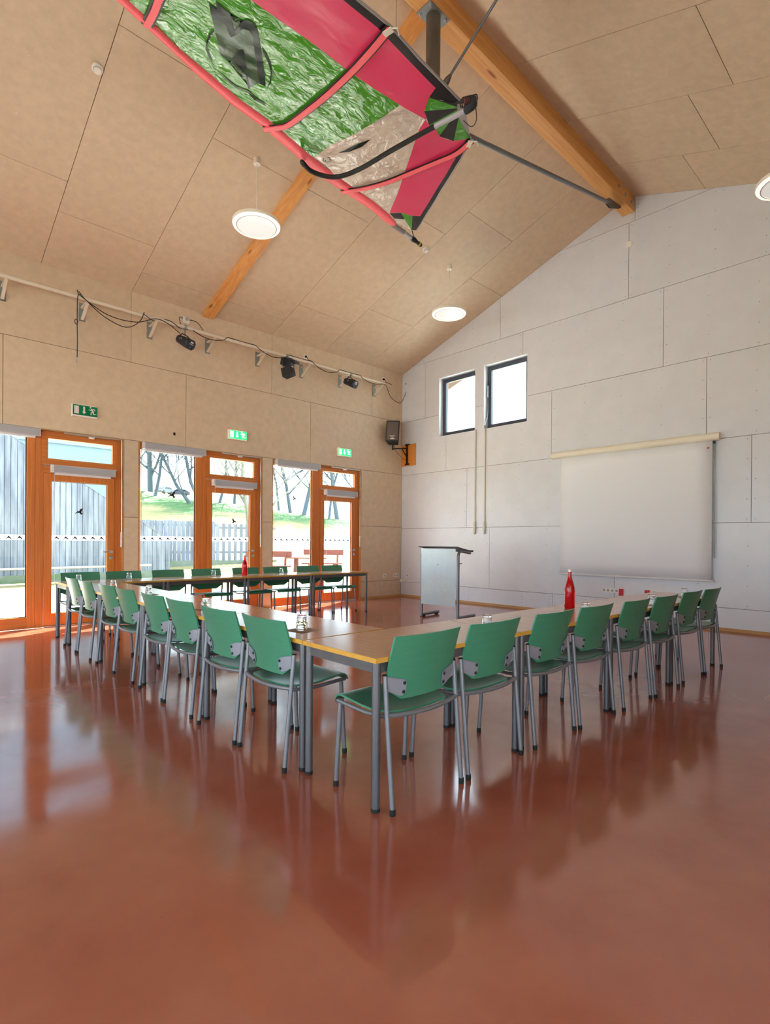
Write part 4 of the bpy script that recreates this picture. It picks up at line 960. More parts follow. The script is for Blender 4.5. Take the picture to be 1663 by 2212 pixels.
# cables on the rail
def rail_pt(x, r=0.034, a=0.0, dz=0.0, dy=0.0): return (x, YP - r * math.sin(a) + dy, ZP + r * math.cos(a) + dz)
pts = []
x = 2.20; a = 0.3
path = [(2.20, 4.90), (2.30, 4.80), (2.55, 4.63), (2.85, 4.56), (3.05, 4.70), (3.12, 4.86)]
c1 = [Vector((px, YP - 0.045, pz)) for px, pz in path]
xx = 3.12
while xx < 3.75:
    c1.append(Vector(rail_pt(xx, 0.034, 1.2 + (xx - 3.12) * 14))); xx += 0.045
tag(MB().tube(smooth_path(c1, 4), 0.0065, 6).build('power_cable', 'cable', smooth=60), 'thin black cable drooping between first two rail brackets', 'cable')
c2 = [Vector((2.18, YP - 0.036, 4.92)), Vector((2.24, YP - 0.036, 4.84)), Vector((2.6, YP - 0.05, 4.67)), Vector((3.0, YP - 0.05, 4.68)), Vector((3.3, YP - 0.04, 4.82)), Vector((3.5, YP - 0.04, 4.80)), Vector((3.68, YP - 0.08, 4.68))]
tag(MB().tube(smooth_path(c2, 6), 0.0065, 6).build('power_cable', 'cable', smooth=60), 'black cable drooping to the left rail spotlight', 'cable')
c3 = []
xx = 3.92
while xx < 8.3:
    base = math.sin((xx - 3.9) * 5.0)
    if base > 0: c3.append(Vector((xx, YP - 0.036, ZP - 0.02 - 0.08 * base * (0.7 if xx > 7.4 else 1))))
    else: c3.append(Vector(rail_pt(xx, 0.034, 0.9 + base)))
    xx += 0.07
c3 += [Vector((8.40, YP - 0.03, 4.80)), Vector((8.60, YP + 0.05, 4.62)), Vector((8.85, YL - 0.22, 4.53)), Vector((9.05, YL - 0.18, 4.58)), Vector((XR - 0.005, 9.0, 4.85))]
tag(MB().tube(smooth_path(c3, 3), 0.0065, 6).build('power_cable', 'cable', smooth=60), 'long black cable wrapped along the rail to the grey wall', 'cable')
hc = thing('hanging_cable', 'black cable hanging straight down from the left of the rail', 'cable', (2.19, YP, 3.86))
MB().tube(smooth_path([(2.23, YP - 0.03, 4.87), (2.19, YP - 0.035, 4.82), (2.188, YP - 0.02, 4.5), (2.192, YP - 0.02, 4.2), (2.190, YP - 0.02, 3.93)], 5), 0.006, 6).build('wire', 'cable', hc, world=True)
MB().tube([(2.19, YP - 0.02, 3.945), (2.19, YP - 0.02, 3.865)], [0.011, 0.009], 8).build('plug', 'silver', hc, world=True)
MB().tube(arc_pts := [(2.175 + 0.02 * math.cos(q), YP - 0.022, 4.46 + 0.035 * math.sin(q)) for q in [i * math.pi / 6 for i in range(13)]], 0.005, 6).build('wire_loop', 'cable', hc, world=True)
for (x, lab) in ((6.431, 'white socket with black plug above the scanner light'), (8.61, 'white socket with black plug at the right rail end')):
    t = socket_plate('plugged_socket', onL(x, 5.05), 0.095, 0.095, lab, n=1, holes=False)
    MB().lathe([(0.024, 0), (0.024, 0.02), (0.012, 0.04)], 12, Matrix.Translation((x, YL - 0.011, 5.05)) @ Matrix.Rotation(math.pi / 2, 4, 'X')).build('plug', 'black_plastic', t, world=True)
    MB().tube(smooth_path([(x, YL - 0.05, 5.05), (x + 0.01, YL - 0.08, 4.98), (x + 0.005, YL - 0.2, 4.92), (x + 0.01, YP + 0.02, ZP + 0.035)], 5), 0.006, 6).build('lead', 'cable', t, world=True)
jb = thing('junction_box', 'white junction box with two plugs above the left spotlight', 'socket box', (3.928, YL, 5.02))
MB().box(3.865, 3.985, YL - 0.055, YL, 5.01, 5.11).build('box', 'white_plastic', jb, world=True, smooth=0, bevel=0.006)
MB().lathe([(0.03, 0), (0.03, 0.02)], 14, Matrix.Translation((3.935, YL - 0.055, 5.085)) @ Matrix.Rotation(math.pi / 2, 4, 'X')).build('socket_cup', 'blind_grey', jb, world=True)
for sx, xe in ((-1, 3.74), (1, 4.15)):
    MB().tube(smooth_path([(3.925 + sx * 0.05, YL - 0.045, 5.08), (3.925 + sx * 0.10, YL - 0.07, 5.08), (lerp(3.925, xe, 0.8), YL - 0.12, 5.04), (xe, YP + 0.03, ZP + 0.02)], 6), 0.0065, 6).build('lead', 'cable', jb, world=True)

# ================================================================== EXIT SIGNS
def exit_sign(x0, x1, z0, z1, lit, label):
    t = thing('exit_sign', label, 'exit sign', ((x0 + x1) / 2, YL, z0), group='green emergency exit signs')
    w, h = x1 - x0, z1 - z0; yf = YL - 0.06
    MB().box(x0, x1, yf, YL, z0, z1).build('housing', 'white_plastic', t, world=True, smooth=0, bevel=0.005)
    g_, wh = ('exit_green_lit', 'exit_white_lit') if lit else ('exit_green', 'exit_white')
    fc = MB().box(x0 + 0.006, x1 - 0.004, yf - 0.003, yf, z0 + 0.022, z1 - 0.012).build('face', g_, t, world=True, smooth=0)
    U = lambda u: x0 + u * w
    V = lambda v: z0 + v * h
    def pr(name, poly): MB().prism([(U(u), V(v)) for u, v in poly], lambda u, v, q: (u, q, v), yf - 0.0045, yf - 0.003).build(name, wh, fc, smooth=0)
    pr('door_symbol', [(0.07, 0.22), (0.25, 0.22), (0.25, 0.84), (0.07, 0.84)])
    pr('arrow_symbol', [(0.42, 0.84), (0.49, 0.84), (0.49, 0.42), (0.535, 0.42), (0.455, 0.24), (0.375, 0.42), (0.42, 0.42)])
    mm = MB()
    def mpoly(poly): mm.prism([(U(u), V(v)) for u, v in poly], lambda u, v, q: (u, q, v), yf - 0.0045, yf - 0.003)
    mpoly([(0.71 + 0.037 * math.cos(a * math.pi / 6), 0.85 + 0.075 * math.sin(a * math.pi / 6)) for a in range(12)])
    mpoly([(0.73, 0.76), (0.78, 0.74), (0.845, 0.56), (0.845, 0.46), (0.80, 0.46), (0.755, 0.54), (0.725, 0.64)])
    mpoly([(0.73, 0.60), (0.64, 0.62), (0.635, 0.67), (0.74, 0.67)])
    mpoly([(0.78, 0.74), (0.85, 0.76), (0.91, 0.62), (0.885, 0.60), (0.84, 0.69), (0.79, 0.70)])
    mpoly([(0.80, 0.50), (0.72, 0.46), (0.705, 0.25), (0.745, 0.25), (0.755, 0.41), (0.83, 0.44)])
    mpoly([(0.845, 0.50), (0.845, 0.36), (0.94, 0.36), (0.94, 0.31), (0.81, 0.30), (0.80, 0.46)])
    mm.build('runner_symbol', wh, fc, smooth=0)
exit_sign(2.193, 2.540, 3.146, 3.332, False, 'unlit green exit sign above the first glazed door')
exit_sign(4.724, 5.084, 3.140, 3.320, True, 'brightly lit green exit sign above the middle glazed door')
exit_sign(7.258, 7.620, 3.124, 3.302, True, 'lit green exit sign above the third door, nearest the corner')

# ================================================================== PENDANT LAMPS, SMOKE DETECTORS
def make_pendant(x, y, label):
    zc = zceil(y); t = thing('pendant_lamp', label, 'pendant lamp', (x, y, 5.36), group='round disc pendant lamps')
    s = SL if y < YRG else -SL
    M = Matrix.Translation((x, y, zc))
    MB().lathe([(0.042, 0.02), (0.042, -0.05), (0.046, -0.052), (0.046, -0.066)], 20, M).build('canopy', 'lamp_white', t, world=True)
    MB().tube([(x, y, zc - 0.06), (x, y, 5.50)], 0.006, 8).build('cord', 'lamp_white', t, world=True)
    MB().lathe([(0.012, 5.535), (0.042, 5.525), (0.044, 5.465)], 20, Matrix.Translation((x, y, 0))).build('neck', 'lamp_white', t, world=True)
    MB().lathe([(0.0, 5.470), (0.10, 5.468), (0.285, 5.452), (0.306, 5.440), (0.309, 5.405), (0.300, 5.396), (0.298, 5.392), (0.255, 5.385)], 48, Matrix.Translation((x, y, 0)), close=False).build('shade', 'lamp_white', t, world=True)
    MB().lathe([(0.302, 5.398), (0.297, 5.388), (0.258, 5.382), (0.252, 5.390)], 48, Matrix.Translation((x, y, 0)), close=False).build('rim', 'lamp_rim_glow', t, world=True)
    MB().lathe([(0.260, 5.3815), (0.248, 5.3805)], 48, Matrix.Translation((x, y, 0)), close=False).build('groove', 'blind_grey', t, world=True)
    MB().lathe([(0.252, 5.392), (0.20, 5.384), (0.10, 5.379), (0.0, 5.377)], 48, Matrix.Translation((x, y, 0)), close=False).build('diffuser', 'lamp_glow', t, world=True)
make_pendant(3.65, 6.294, 'white disc pendant lamp hanging beside the orange rafter')
make_pendant(7.552, 6.292, 'white disc pendant lamp hanging near the gable wall')
make_pendant(7.552, 1.33, 'white disc pendant lamp cut by the right frame edge')
def detector(x, y, label):
    t = thing('smoke_detector', label, 'smoke detector', (x, y, zceil(y)), group='smoke detectors')
    M = Matrix.Translation((x, y, zceil(y))) @ Matrix.Rotation(math.atan(-SL if y > YRG else SL), 4, 'X')
    MB().lathe([(0.056, 0.004), (0.056, -0.018), (0.050, -0.024)], 24, M).build('base', 'white_plastic', t, world=True)
    MB().lathe([(0.047, -0.022), (0.047, -0.030), (0.040, -0.034), (0.036, -0.046), (0.026, -0.052), (0.0, -0.053)], 24, M, close=False).build('head', 'white_plastic', t, world=True)
    MB().lathe([(0.041, -0.033), (0.041, -0.037)], 24, M, close=False).build('sensor_slot', 'dark_metal', t, world=True)
detector(1.735, 6.27, 'white smoke detector on the upper left ceiling')
detector(6.86, 6.24, 'white smoke detector right of the sail tip')

# ================================================================== WINDSURF SAIL UNDER THE ROOF
ZS = 5.30
def zsail(x, y, amp=1.0):
    p = Vector((x * 1.0, y * 1.0, 0.0))
    z = 0.010 * noise.noise(Vector((x * 2.2, y * 3.1, 1.7))) + 0.006 * noise.noise(Vector((x * 7 + y * 4, y * 11, 4.2))) * amp
    return ZS + z
sail = thing('windsurf_sail', 'green and pink windsurf sail with boom hung flat under the roof', 'sail', (3.2, 4.0, ZS))
def sheet(name, poly, m, dz=0.0, res=0.07, amp=1.0, par=None):
    bm = bmesh.new()
    f = bm.faces.new([bm.verts.new((x, y, 0)) for x, y in poly])
    bmesh.ops.triangulate(bm, faces=bm.faces[:])
    for _ in range(7):
        es = [e for e in bm.edges if e.calc_length() > res]
        if not es: break
        bmesh.ops.subdivide_edges(bm, edges=es, cuts=1); bmesh.ops.triangulate(bm, faces=bm.faces[:])
    for v in bm.verts: v.co.z = zsail(v.co.x, v.co.y, amp) + dz
    me = bpy.data.meshes.new(name); bm.normal_update(); bm.to_mesh(me); bm.free()
    me.polygons.foreach_set('use_smooth', [True] * len(me.polygons)); me.materials.append(MATS[m])
    o = bpy.data.objects.new(name, me); COL.objects.link(o)
    o.parent = par or sail
    if par is None: o.matrix_parent_inverse = Matrix.Translation(-sail.location)
    return o
LUO = [(0.989, 4.217), (1.161, 4.263), (1.33, 4.314), (1.526, 4.367), (1.746, 4.427), (2.044, 4.518), (2.383, 4.596), (2.738, 4.637), (3.048, 4.709), (3.319, 4.766), (3.571, 4.821), (3.877, 4.847), (4.368, 4.875), (4.683, 4.939), (4.844, 4.945)]
LUI = [(1.069, 4.139), (1.245, 4.182), (1.386, 4.252), (1.599, 4.313), (1.836, 4.385), (2.094, 4.43), (2.416, 4.497), (2.764, 4.523), (3.082, 4.579), (3.34, 4.641), (3.653, 4.685), (3.876, 4.702), (4.333, 4.744), (4.6, 4.789), (4.776, 4.85)]
BND = [(1.55, 3.674), (1.793, 3.652), (2.044, 3.616), (2.328, 3.607), (2.649, 3.589), (2.886, 3.583), (3.2, 3.563), (3.521, 3.531)]
LOW = [(3.506, 3.718), (3.46, 4.038), (3.387, 4.31), (3.369, 4.453), (3.372, 4.58), (3.345, 4.657)]
CLR = [(3.816, 3.485), (3.85, 3.582), (3.972, 3.783), (4.184, 4.112), (4.385, 4.423), (4.582, 4.765)]
sheet('film_panel', [LUI[0]] + BND + LOW + LUI[8:0:-1], 'film_green', res=0.055)['label'] = 'green main film panel'
sheet('film_panel', BND + [CLR[0], (3.802, 3.455), (3.727, 3.42), (3.641, 3.283), (3.609, 3.178), (3.294, 3.16), (2.995, 3.139), (2.866, 3.128), (2.535, 3.142), (2.317, 3.147), (2.111, 3.134)], 'film_pink', amp=0.3)['label'] = 'pink upper panel'
sheet('film_panel', [BND[-1]] + CLR + [LUI[13], LUI[12], LUI[11], LUI[10], LUI[9]] + LOW[::-1], 'film_clear', res=0.05, amp=1.4)['label'] = 'clear window film panel'
sheet('film_panel', [CLR[0], (3.886, 3.502), (3.967, 3.489), (4.066, 3.529), (4.154, 3.51), (4.223, 3.473), (4.294, 3.375), (4.392, 3.545), (4.615, 3.989), (4.894, 4.543), (4.82, 4.607), (4.677, 4.665)] + CLR[:0:-1], 'film_pink', amp=0.6)['label'] = 'pink lower panel'
sheet('leech_strip', [(2.111, 3.134), (2.317, 3.147), (2.535, 3.142), (2.866, 3.128), (2.995, 3.139), (3.294, 3.16), (3.609, 3.178), (3.641, 3.283), (3.882, 3.154), (3.89, 3.124), (3.646, 3.11), (3.289, 3.089), (2.951, 3.054), (2.605, 3.075), (2.393, 3.073), (2.184, 3.063)], 'sail_black', amp=0.2)
sheet('foot_strip', [(4.294, 3.375), (4.294, 3.321), (4.325, 3.345), (4.47, 3.587), (4.738, 4.116), (5.082, 4.791), (5.042, 4.83), (4.894, 4.543), (4.615, 3.989), (4.392, 3.545)], 'sail_black', amp=0.2)
MB().tube([(x, y, ZS) for x, y in ((2.19, 3.055), (2.605, 3.067), (2.951, 3.046), (3.289, 3.081), (3.646, 3.10), (3.90, 3.115))], 0.011, 8).build('leech_hem', 'sail_grey', sail, world=True)
MB().tube([(x, y, ZS) for x, y in ((4.30, 3.322), (4.33, 3.345), (4.475, 3.587), (4.743, 4.116), (5.088, 4.791))], 0.008, 8).build('foot_hem', 'sail_grey', sail, world=True)
FAN = [[(3.641, 3.283), (3.882, 3.154), (3.938, 3.162)], [(3.641, 3.283), (3.938, 3.162), (3.727, 3.42)], [(3.727, 3.42), (3.938, 3.162), (3.886, 3.502)], [(3.886, 3.502), (3.938, 3.162), (3.967, 3.489)],
       [(3.967, 3.489), (3.938, 3.162), (4.066, 3.529)], [(4.066, 3.529), (3.938, 3.162), (4.223, 3.473)], [(4.223, 3.473), (3.938, 3.162), (4.304, 3.338)]]
for k, tri in enumerate(FAN):
    o = sheet('clew_patch', tri, 'sail_black' if k in (0, 2, 5) else 'film_green', dz=-0.003, amp=0.3); o['label'] = 'black clew patch wedge' if k in (0, 2, 5) else 'green clew patch wedge'
sheet('clew_hub', [(3.882, 3.154), (3.89, 3.124), (4.026, 3.166), (4.294, 3.321), (4.196, 3.298), (3.981, 3.233)], 'sail_grey', dz=-0.005, amp=0.2)
for k, poly in enumerate([[(4.582, 4.765), (4.677, 4.665), (4.80, 4.72), (4.70, 4.80)], [(4.677, 4.665), (4.82, 4.607), (5.042, 4.83), (4.80, 4.72)], [(4.82, 4.607), (4.894, 4.543), (5.042, 4.83)], [(4.70, 4.80), (4.80, 4.72), (5.042, 4.83), (4.80, 4.845)]]):
    sheet('tack_patch', poly, ('sail_black', 'film_green', 'sail_black', 'film_clear')[k], dz=-0.003, amp=0.3)
# mast sleeve: flattened tube from inner to outer edge
sl = MB(); n = 10
for (a, b) in zip(LUO, LUI):
    c = Vector(((a[0] + b[0]) / 2, (a[1] + b[1]) / 2, ZS)); h = Vector((a[0] - b[0], a[1] - b[1], 0)) / 2
    for k in range(n):
        t = 2 * math.pi * k / n; sl.v.append(tuple(c + h * math.cos(t) + Vector((0, 0, 0.020 * math.sin(t)))))
for i in range(len(LUO) - 1):
    for k in range(n): k2 = (k + 1) % n; sl.f.append((i * n + k, i * n + k2, (i + 1) * n + k2, (i + 1) * n + k))
sl.f += [tuple(range(n)), tuple(range((len(LUO) - 1) * n, len(LUO) * n))]
sl.build('mast_sleeve', 'sail_salmon', sail, world=True, smooth=60)
ms = MB().tube([(4.78, 4.915, ZS), (5.004, 4.936, ZS)], 0.030, 14).build('mast_foot', 'sail_grey', sail, world=True)
MB().tube([(5.0, 4.936, ZS), (5.05, 4.941, ZS), (5.16, 4.953, ZS)], [0.034, 0.027, 0.025], 14).build('mast_extension', 'silver', sail, world=True)
mj = MB().tube([(5.14, 4.951, ZS), (5.22, 4.962, ZS), (5.30, 4.975, ZS), (5.37, 4.985, ZS), (5.40, 4.99, ZS)], [0.022, 0.034, 0.020, 0.028, 0.016], 10).build('mast_joint', 'black_plastic', sail, world=True)
MB().tube([(5.33, 4.98, ZS), (5.345, 4.982, ZS)], 0.031, 12).build('joint_ring', 'plate_yellow', mj)
MB().tube(smooth_path([(5.05, 4.83, ZS - 0.01), (5.10, 4.86, ZS - 0.02), (5.16, 4.90, ZS - 0.01), (5.22, 4.94, ZS)], 4), 0.006, 6).build('downhaul_rope', 'black_rubber', sail, world=True)
def ribbon(pts, hw, dz, th):
    P = smooth_path([(x, y, 0) for x, y in pts], 5); mb = MB()
    for i, p in enumerate(P):
        t = (P[min(i + 1, len(P) - 1)] - P[max(i - 1, 0)]).normalized(); q = Vector((-t.y, t.x, 0)) * hw
        for s, z in ((1, 0), (-1, 0), (-1, -th), (1, -th)): mb.v.append(tuple(p + q * s + Vector((0, 0, ZS + dz + z))))
    for i in range(len(P) - 1):
        for k in range(4): k2 = (k + 1) % 4; mb.f.append((i * 4 + k, i * 4 + k2, i * 4 + 4 + k2, i * 4 + 4 + k))
    mb.f += [(0, 1, 2, 3), tuple(len(mb.v) - 4 + k for k in range(4))]
    return mb
BAT = [[(2.923, 3.049), (2.927, 3.111), (2.946, 3.301), (2.959, 3.572), (2.954, 3.909), (2.928, 4.207), (2.90, 4.431), (2.845, 4.53), (2.762, 4.638)],
       [(4.33, 3.34), (4.355, 3.552), (4.31, 3.758), (4.223, 4.106), (4.152, 4.372), (4.044, 4.614), (3.9, 4.85)], [(1.585, 3.641), (1.549, 3.867), (1.54, 4.056), (1.55, 4.191), (1.551, 4.353)]]
for k, pts in enumerate(BAT):
    bt = ribbon(pts, 0.024, -0.018, 0.012).build('batten_pocket', 'sail_salmon', sail, world=True, smooth=40)
    ribbon(pts, 0.041, -0.014, 0.005).build('batten_tape', 'sail_black', bt, smooth=40)
    if k < 2:
        x, y = pts[0]; Mx = Matrix.Translation((x, y + 0.02, ZS - 0.032)) @ Matrix.Rotation(0.2 if k == 0 else -0.6, 4, 'Z')
        MB().box(-0.022, 0.022, -0.04, 0.04, -0.006, 0.006, Mx).build('batten_buckle', 'webbing', bt, smooth=0)
        MB().tube([(x - 0.01, y - 0.01, ZS - 0.03), (x + 0.03, y - 0.05, ZS - 0.03), (x + 0.07, y - 0.03, ZS - 0.045)], 0.006, 6).build('batten_webbing', 'webbing', bt)
# boom: near side below the film, far side above it
BM = [(3.21, 4.633), (3.334, 4.679), (3.468, 4.657), (3.586, 4.584), (3.659, 4.455), (3.711, 4.236), (3.742, 3.943), (3.778, 3.676), (3.824, 3.364)]
bo = MB().tube(smooth_path([(3.30, 4.74, 5.25)] + [(x, y, 5.18) for x, y in BM], 5), 0.023, 12).build('boom', 'black_rubber', sail, world=True)
MB().tube([(3.822, 3.37, 5.18), (3.884, 3.039, 5.18)], 0.024, 12).build('boom_tail', 'blind_grey', bo)
be = MB().tube(smooth_path([(3.882, 3.06, 5.18), (3.885, 3.01, 5.18), (3.90, 2.985, 5.20), (3.912, 2.99, 5.235), (3.915, 3.0, 5.27)], 4), 0.034, 10).build('boom_end', 'dark_metal', bo)
MB().tube(smooth_path([(3.34, 4.72, 5.335), (3.36, 4.5, 5.38), (3.48, 4.2, 5.40), (3.62, 3.8, 5.40), (3.78, 3.4, 5.37), (3.90, 3.06, 5.28)], 5), 0.0165, 10).build('boom_far_side', 'black_rubber', bo)
for k in range(7):
    t = k / 6; c = Vector((3.885 + 0.05 * t, 3.09 - 0.09 * t, 5.275))
    MB().tube([tuple(c + Vector((0.0, 0.034 * math.cos(q), 0.045 * math.sin(q)))) for q in [j * math.pi / 5 for j in range(11)]], 0.005, 6).build('outhaul_lashing', 'black_rubber', bo)
MB().box(-0.05, 0.05, -0.022, 0.022, -0.03, 0.03, Matrix.Translation((3.92, 3.045, 5.275)) @ Matrix.Rotation(-1.0, 4, 'Z')).build('clew_block', 'picnic_wood', bo, smooth=0, bevel=0.008)
MB().tube(smooth_path([(3.94, 2.99, 5.22), (4.03, 3.05, 5.17), (4.06, 3.13, 5.17), (4.02, 3.19, 5.24)], 5), 0.004, 6).build('outhaul_rope', 'black_rubber', bo)
# prints
LOGO_MID = [[(1.825, 3.854), (1.885, 3.851), (1.854, 3.803), (1.973, 3.81), (2.065, 3.922), (2.07, 3.797), (2.092, 3.766), (2.129, 3.755), (2.176, 3.772), (2.214, 3.81), (2.283, 3.898), (2.379, 4.017), (2.452, 4.108), (2.515, 4.198), (2.456, 4.222), (2.425, 4.319), (2.339, 4.205), (2.228, 4.068), (2.206, 4.059), (2.2, 4.172), (2.159, 4.206), (2.09, 4.2), (2.03, 4.12), (1.956, 4.027), (1.896, 3.95)]]
LOGO_DARK = [[(1.825, 3.854), (1.885, 3.851), (1.854, 3.803), (1.973, 3.81), (2.065, 3.922), (2.091, 3.945), (2.074, 3.989), (2.03, 3.956), (1.994, 3.917), (1.911, 3.966)], [(2.065, 3.922), (2.07, 3.797), (2.092, 3.766), (2.129, 3.755), (2.176, 3.772), (2.214, 3.81), (2.283, 3.898), (2.379, 4.017), (2.452, 4.108), (2.515, 4.198), (2.463, 4.202), (2.383, 4.112), (2.276, 3.974), (2.198, 3.868), (2.146, 3.833), (2.107, 3.849), (2.094, 3.943)], [(2.178, 4.163), (2.191, 4.039), (2.218, 4.042), (2.339, 4.205), (2.433, 4.325), (2.422, 4.336), (2.328, 4.216), (2.215, 4.068), (2.207, 4.177)], [(2.283, 3.898), (2.35, 3.925), (2.424, 3.974), (2.491, 4.046), (2.532, 4.135), (2.535, 4.199), (2.519, 4.135), (2.479, 4.057), (2.417, 3.992), (2.358, 3.953)], [(1.942, 4.03), (1.936, 4.079), (1.949, 4.165), (1.972, 4.222), (2.019, 4.27), (2.096, 4.328), (2.03, 4.259), (1.984, 4.21), (1.959, 4.144), (1.95, 4.076), (1.958, 4.03)], [(2.146, 4.361), (2.236, 4.37), (2.333, 4.388), (2.434, 4.358), (2.509, 4.376), (2.602, 4.372), (2.642, 4.391), (2.607, 4.396), (2.514, 4.4), (2.436, 4.377), (2.343, 4.406), (2.237, 4.388)]]
for poly in LOGO_MID: sheet('logo_print', poly, 'logo_mid', dz=-0.004)
for poly in LOGO_DARK: sheet('logo_print', poly, 'logo_dark', dz=-0.008)
sheet('logo_print', [(3.493, 4.396), (3.554, 4.148), (3.605, 4.03), (3.61, 4.16), (3.56, 4.30)], 'logo_dark', dz=-0.006)
def text_mesh(name, body, size, M, m, par, world=True):
    cu = bpy.data.curves.new(name, 'FONT'); cu.body = body; cu.size = size; cu.extrude = 0.0004; cu.resolution_u = 3
    tmp = bpy.data.objects.new(name, cu); COL.objects.link(tmp)
    me = bpy.data.meshes.new_from_object(tmp.evaluated_get(bpy.context.evaluated_depsgraph_get()))
    bpy.data.objects.remove(tmp); bpy.data.curves.remove(cu)
    me.transform(M); me.materials.clear(); me.materials.append(MATS[m])
    o = bpy.data.objects.new(name, me); COL.objects.link(o); o.parent = par
    if world and par.type == 'EMPTY': o.matrix_parent_inverse = Matrix.Translation(-par.location)
    return o
# lettering is printed to be read from below: baseline turned to run along the foot of the sail
bx = Vector((0.06, -0.10, 0)).normalized(); bz = Vector((0, 0, -1)); by = bz.cross(bx)
MT = Matrix(((bx.x, by.x, bz.x, 3.452), (bx.y, by.y, bz.y, 4.60), (bx.z, by.z, bz.z, ZS - 0.022), (0, 0, 0, 1)))
text_mesh('size_print', '6.3', 0.085, MT, 'logo_dark', sail)
for k, (s, w) in enumerate((('LUFF', 0.030), ('BOOM 195', 0.030))):
    text_mesh('size_print', s, w, MT @ Matrix.Translation((-0.01, -0.045 - 0.035 * k, 0)), 'logo_dark', sail)
for (x, y, m_) in ((1.35, 4.28, 'sail_grey'), (3.43, 4.80, 'red_cord'), (4.95, 4.93, 'sail_grey'), (3.0, 3.06, 'sail_grey')):
    MB().tube([(x, y, ZS + 0.02), (x, y, zceil(y) + 0.005)], 0.003, 6).build('hanging_cord', m_, sail, world=True)

# ================================================================== OUTSIDE
f2 = Vector((FWD.x, FWD.y, 0)).normalized(); r2 = Vector((f2.y, -f2.x, 0))
def terrain(x, y):
    if y < YL + 0.6: return -0.06
    d = x * f2.x + y * f2.y; l = x * r2.x + y * r2.y
    xp = max(-1.1, min(0.5, l / max(d, 5.0)))
    e = 0.0296 - 0.137 * xp
    zc = 1.29 + e * 45
    if d < 20: z = -0.05
    elif d < 24: z = lerp(-0.05, 0.35, (d - 20) / 4)
    elif d < 45: t = (d - 24) / 21; z = lerp(0.35, zc, 0.75 * t + 0.25 * t * t)
    else: z = 1.29 + e * d
    return z + 0.10 * noise.noise(Vector((x * 0.12, y * 0.12, 0))) * max(0, min(1, (d - 22) / 10))
hm_ = MB(); NX, NY = 70, 70
for j in range(NY + 1):
    for i in range(NX + 1):
        x = lerp(-70, 90, i / NX); y = lerp(14, 150, (j / NY) ** 1.5)
        hm_.v.append((x, y, terrain(x, y)))
for j in range(NY):
    for i in range(NX): a = j * (NX + 1) + i; hm_.f.append((a, a + 1, a + NX + 2, a + NX + 1))
hill = hm_.build('ground_hill', 'grass', smooth=60, fix=False)
tag(hill, 'sunlit grassy slope rising behind the building', 'hill', kind='structure')
tag(MB().box(-70, 90, YL + 0.20, 14.0, -0.40, -0.05).build('ground_terrace', 'paving', smooth=0), 'bright paved terrace outside the glazed doors', 'terrace', kind='structure')
tag(MB().box(-150, 150, -150, YL + 0.20, -0.6, -0.16).build('ground_bounce', 'paving', smooth=0), 'unseen paved ground around the hall, added for bounce light', 'ground', kind='structure')  # out of view, put in to bounce light through the rear windows

# plank wing wall with sloping top
A0, A1 = Vector((0.9, 18.62, 0)), Vector((7.62, 19.20, 0)); dv = (A1 - A0); Ln = dv.length; dv.normalize(); nv_ = Vector((dv.y, -dv.x, 0))
pw = thing('plank_wall', 'grey weathered plank wall with top sloping down to the right', 'plank wall', (A0.x, A0.y, 0))
npl = int(Ln / 0.16)
def topz(s): return 4.34 + (1.98 - s) * (4.34 - 1.44) / (6.62 - 1.98) if True else 0
def frW(s, w, z): return tuple(A0 + dv * s + nv_ * w + Vector((0, 0, z)))
for k in range(npl + 1):
    s0, s1 = k * 0.16 + 0.006, k * 0.16 + 0.154
    z0, z1 = topz(s0), topz(s1); zb = 0.22; w = random.uniform(0, 0.008)
    m_ = MB(); m_.v = [frW(s0, w, zb), frW(s1, w, zb), frW(s1, w, z1), frW(s0, w, z0), frW(s0, w - 0.028, zb), frW(s1, w - 0.028, zb), frW(s1, w - 0.028, z1), frW(s0, w - 0.028, z0)]
    m_.f = [(0, 1, 2, 3), (7, 6, 5, 4), (0, 4, 5, 1), (1, 5, 6, 2), (2, 6, 7, 3), (3, 7, 4, 0)]
    m_.build('plank', 'planks', pw, world=True, smooth=0)
s_end = (npl + 1) * 0.16
MB().prism([(0, 0), (s_end, 0), (s_end, topz(s_end) - 0.05), (0, topz(0) - 0.05)], lambda u, v, w: frW(u, -0.03 - w, v), 0, 0.10).build('backing', 'dark_metal', pw, world=True, smooth=0)
MB().prism([(0, 0), (s_end, 0), (s_end, 0.24), (0, 0.24)], lambda u, v, w: frW(u, w, v), -0.12, 0.03).build('plinth', 'concrete_mossy', pw, world=True, smooth=0)
MB().prism([(0, topz(0)), (s_end, topz(s_end)), (s_end, topz(s_end) + 0.03), (0, topz(0) + 0.03)], lambda u, v, w: frW(u, 0.02 - w, v), 0, 0.14).build('top_rail', 'planks', pw, world=True, smooth=0)
bn = thing('handrail', 'pale metal rail along the foot of the plank wall', 'rail', tuple(A0 + nv_ * 0.4))
for k in range(4):
    p = A0 + dv * (0.3 + k * 1.8) + nv_ * 0.45; q_ = p - nv_ * 0.44; MB().tube([(p.x, p.y, 0.45), (q_.x, q_.y, 0.45)], 0.015, 8).build('bracket', 'silver', bn, world=True)
p0, p1 = A0 + nv_ * 0.45, A0 + dv * 6.0 + nv_ * 0.45
MB().tube([(p0.x, p0.y, 0.45), (p1.x, p1.y, 0.45)], 0.035, 8).build('bar', 'silver', bn, world=True)

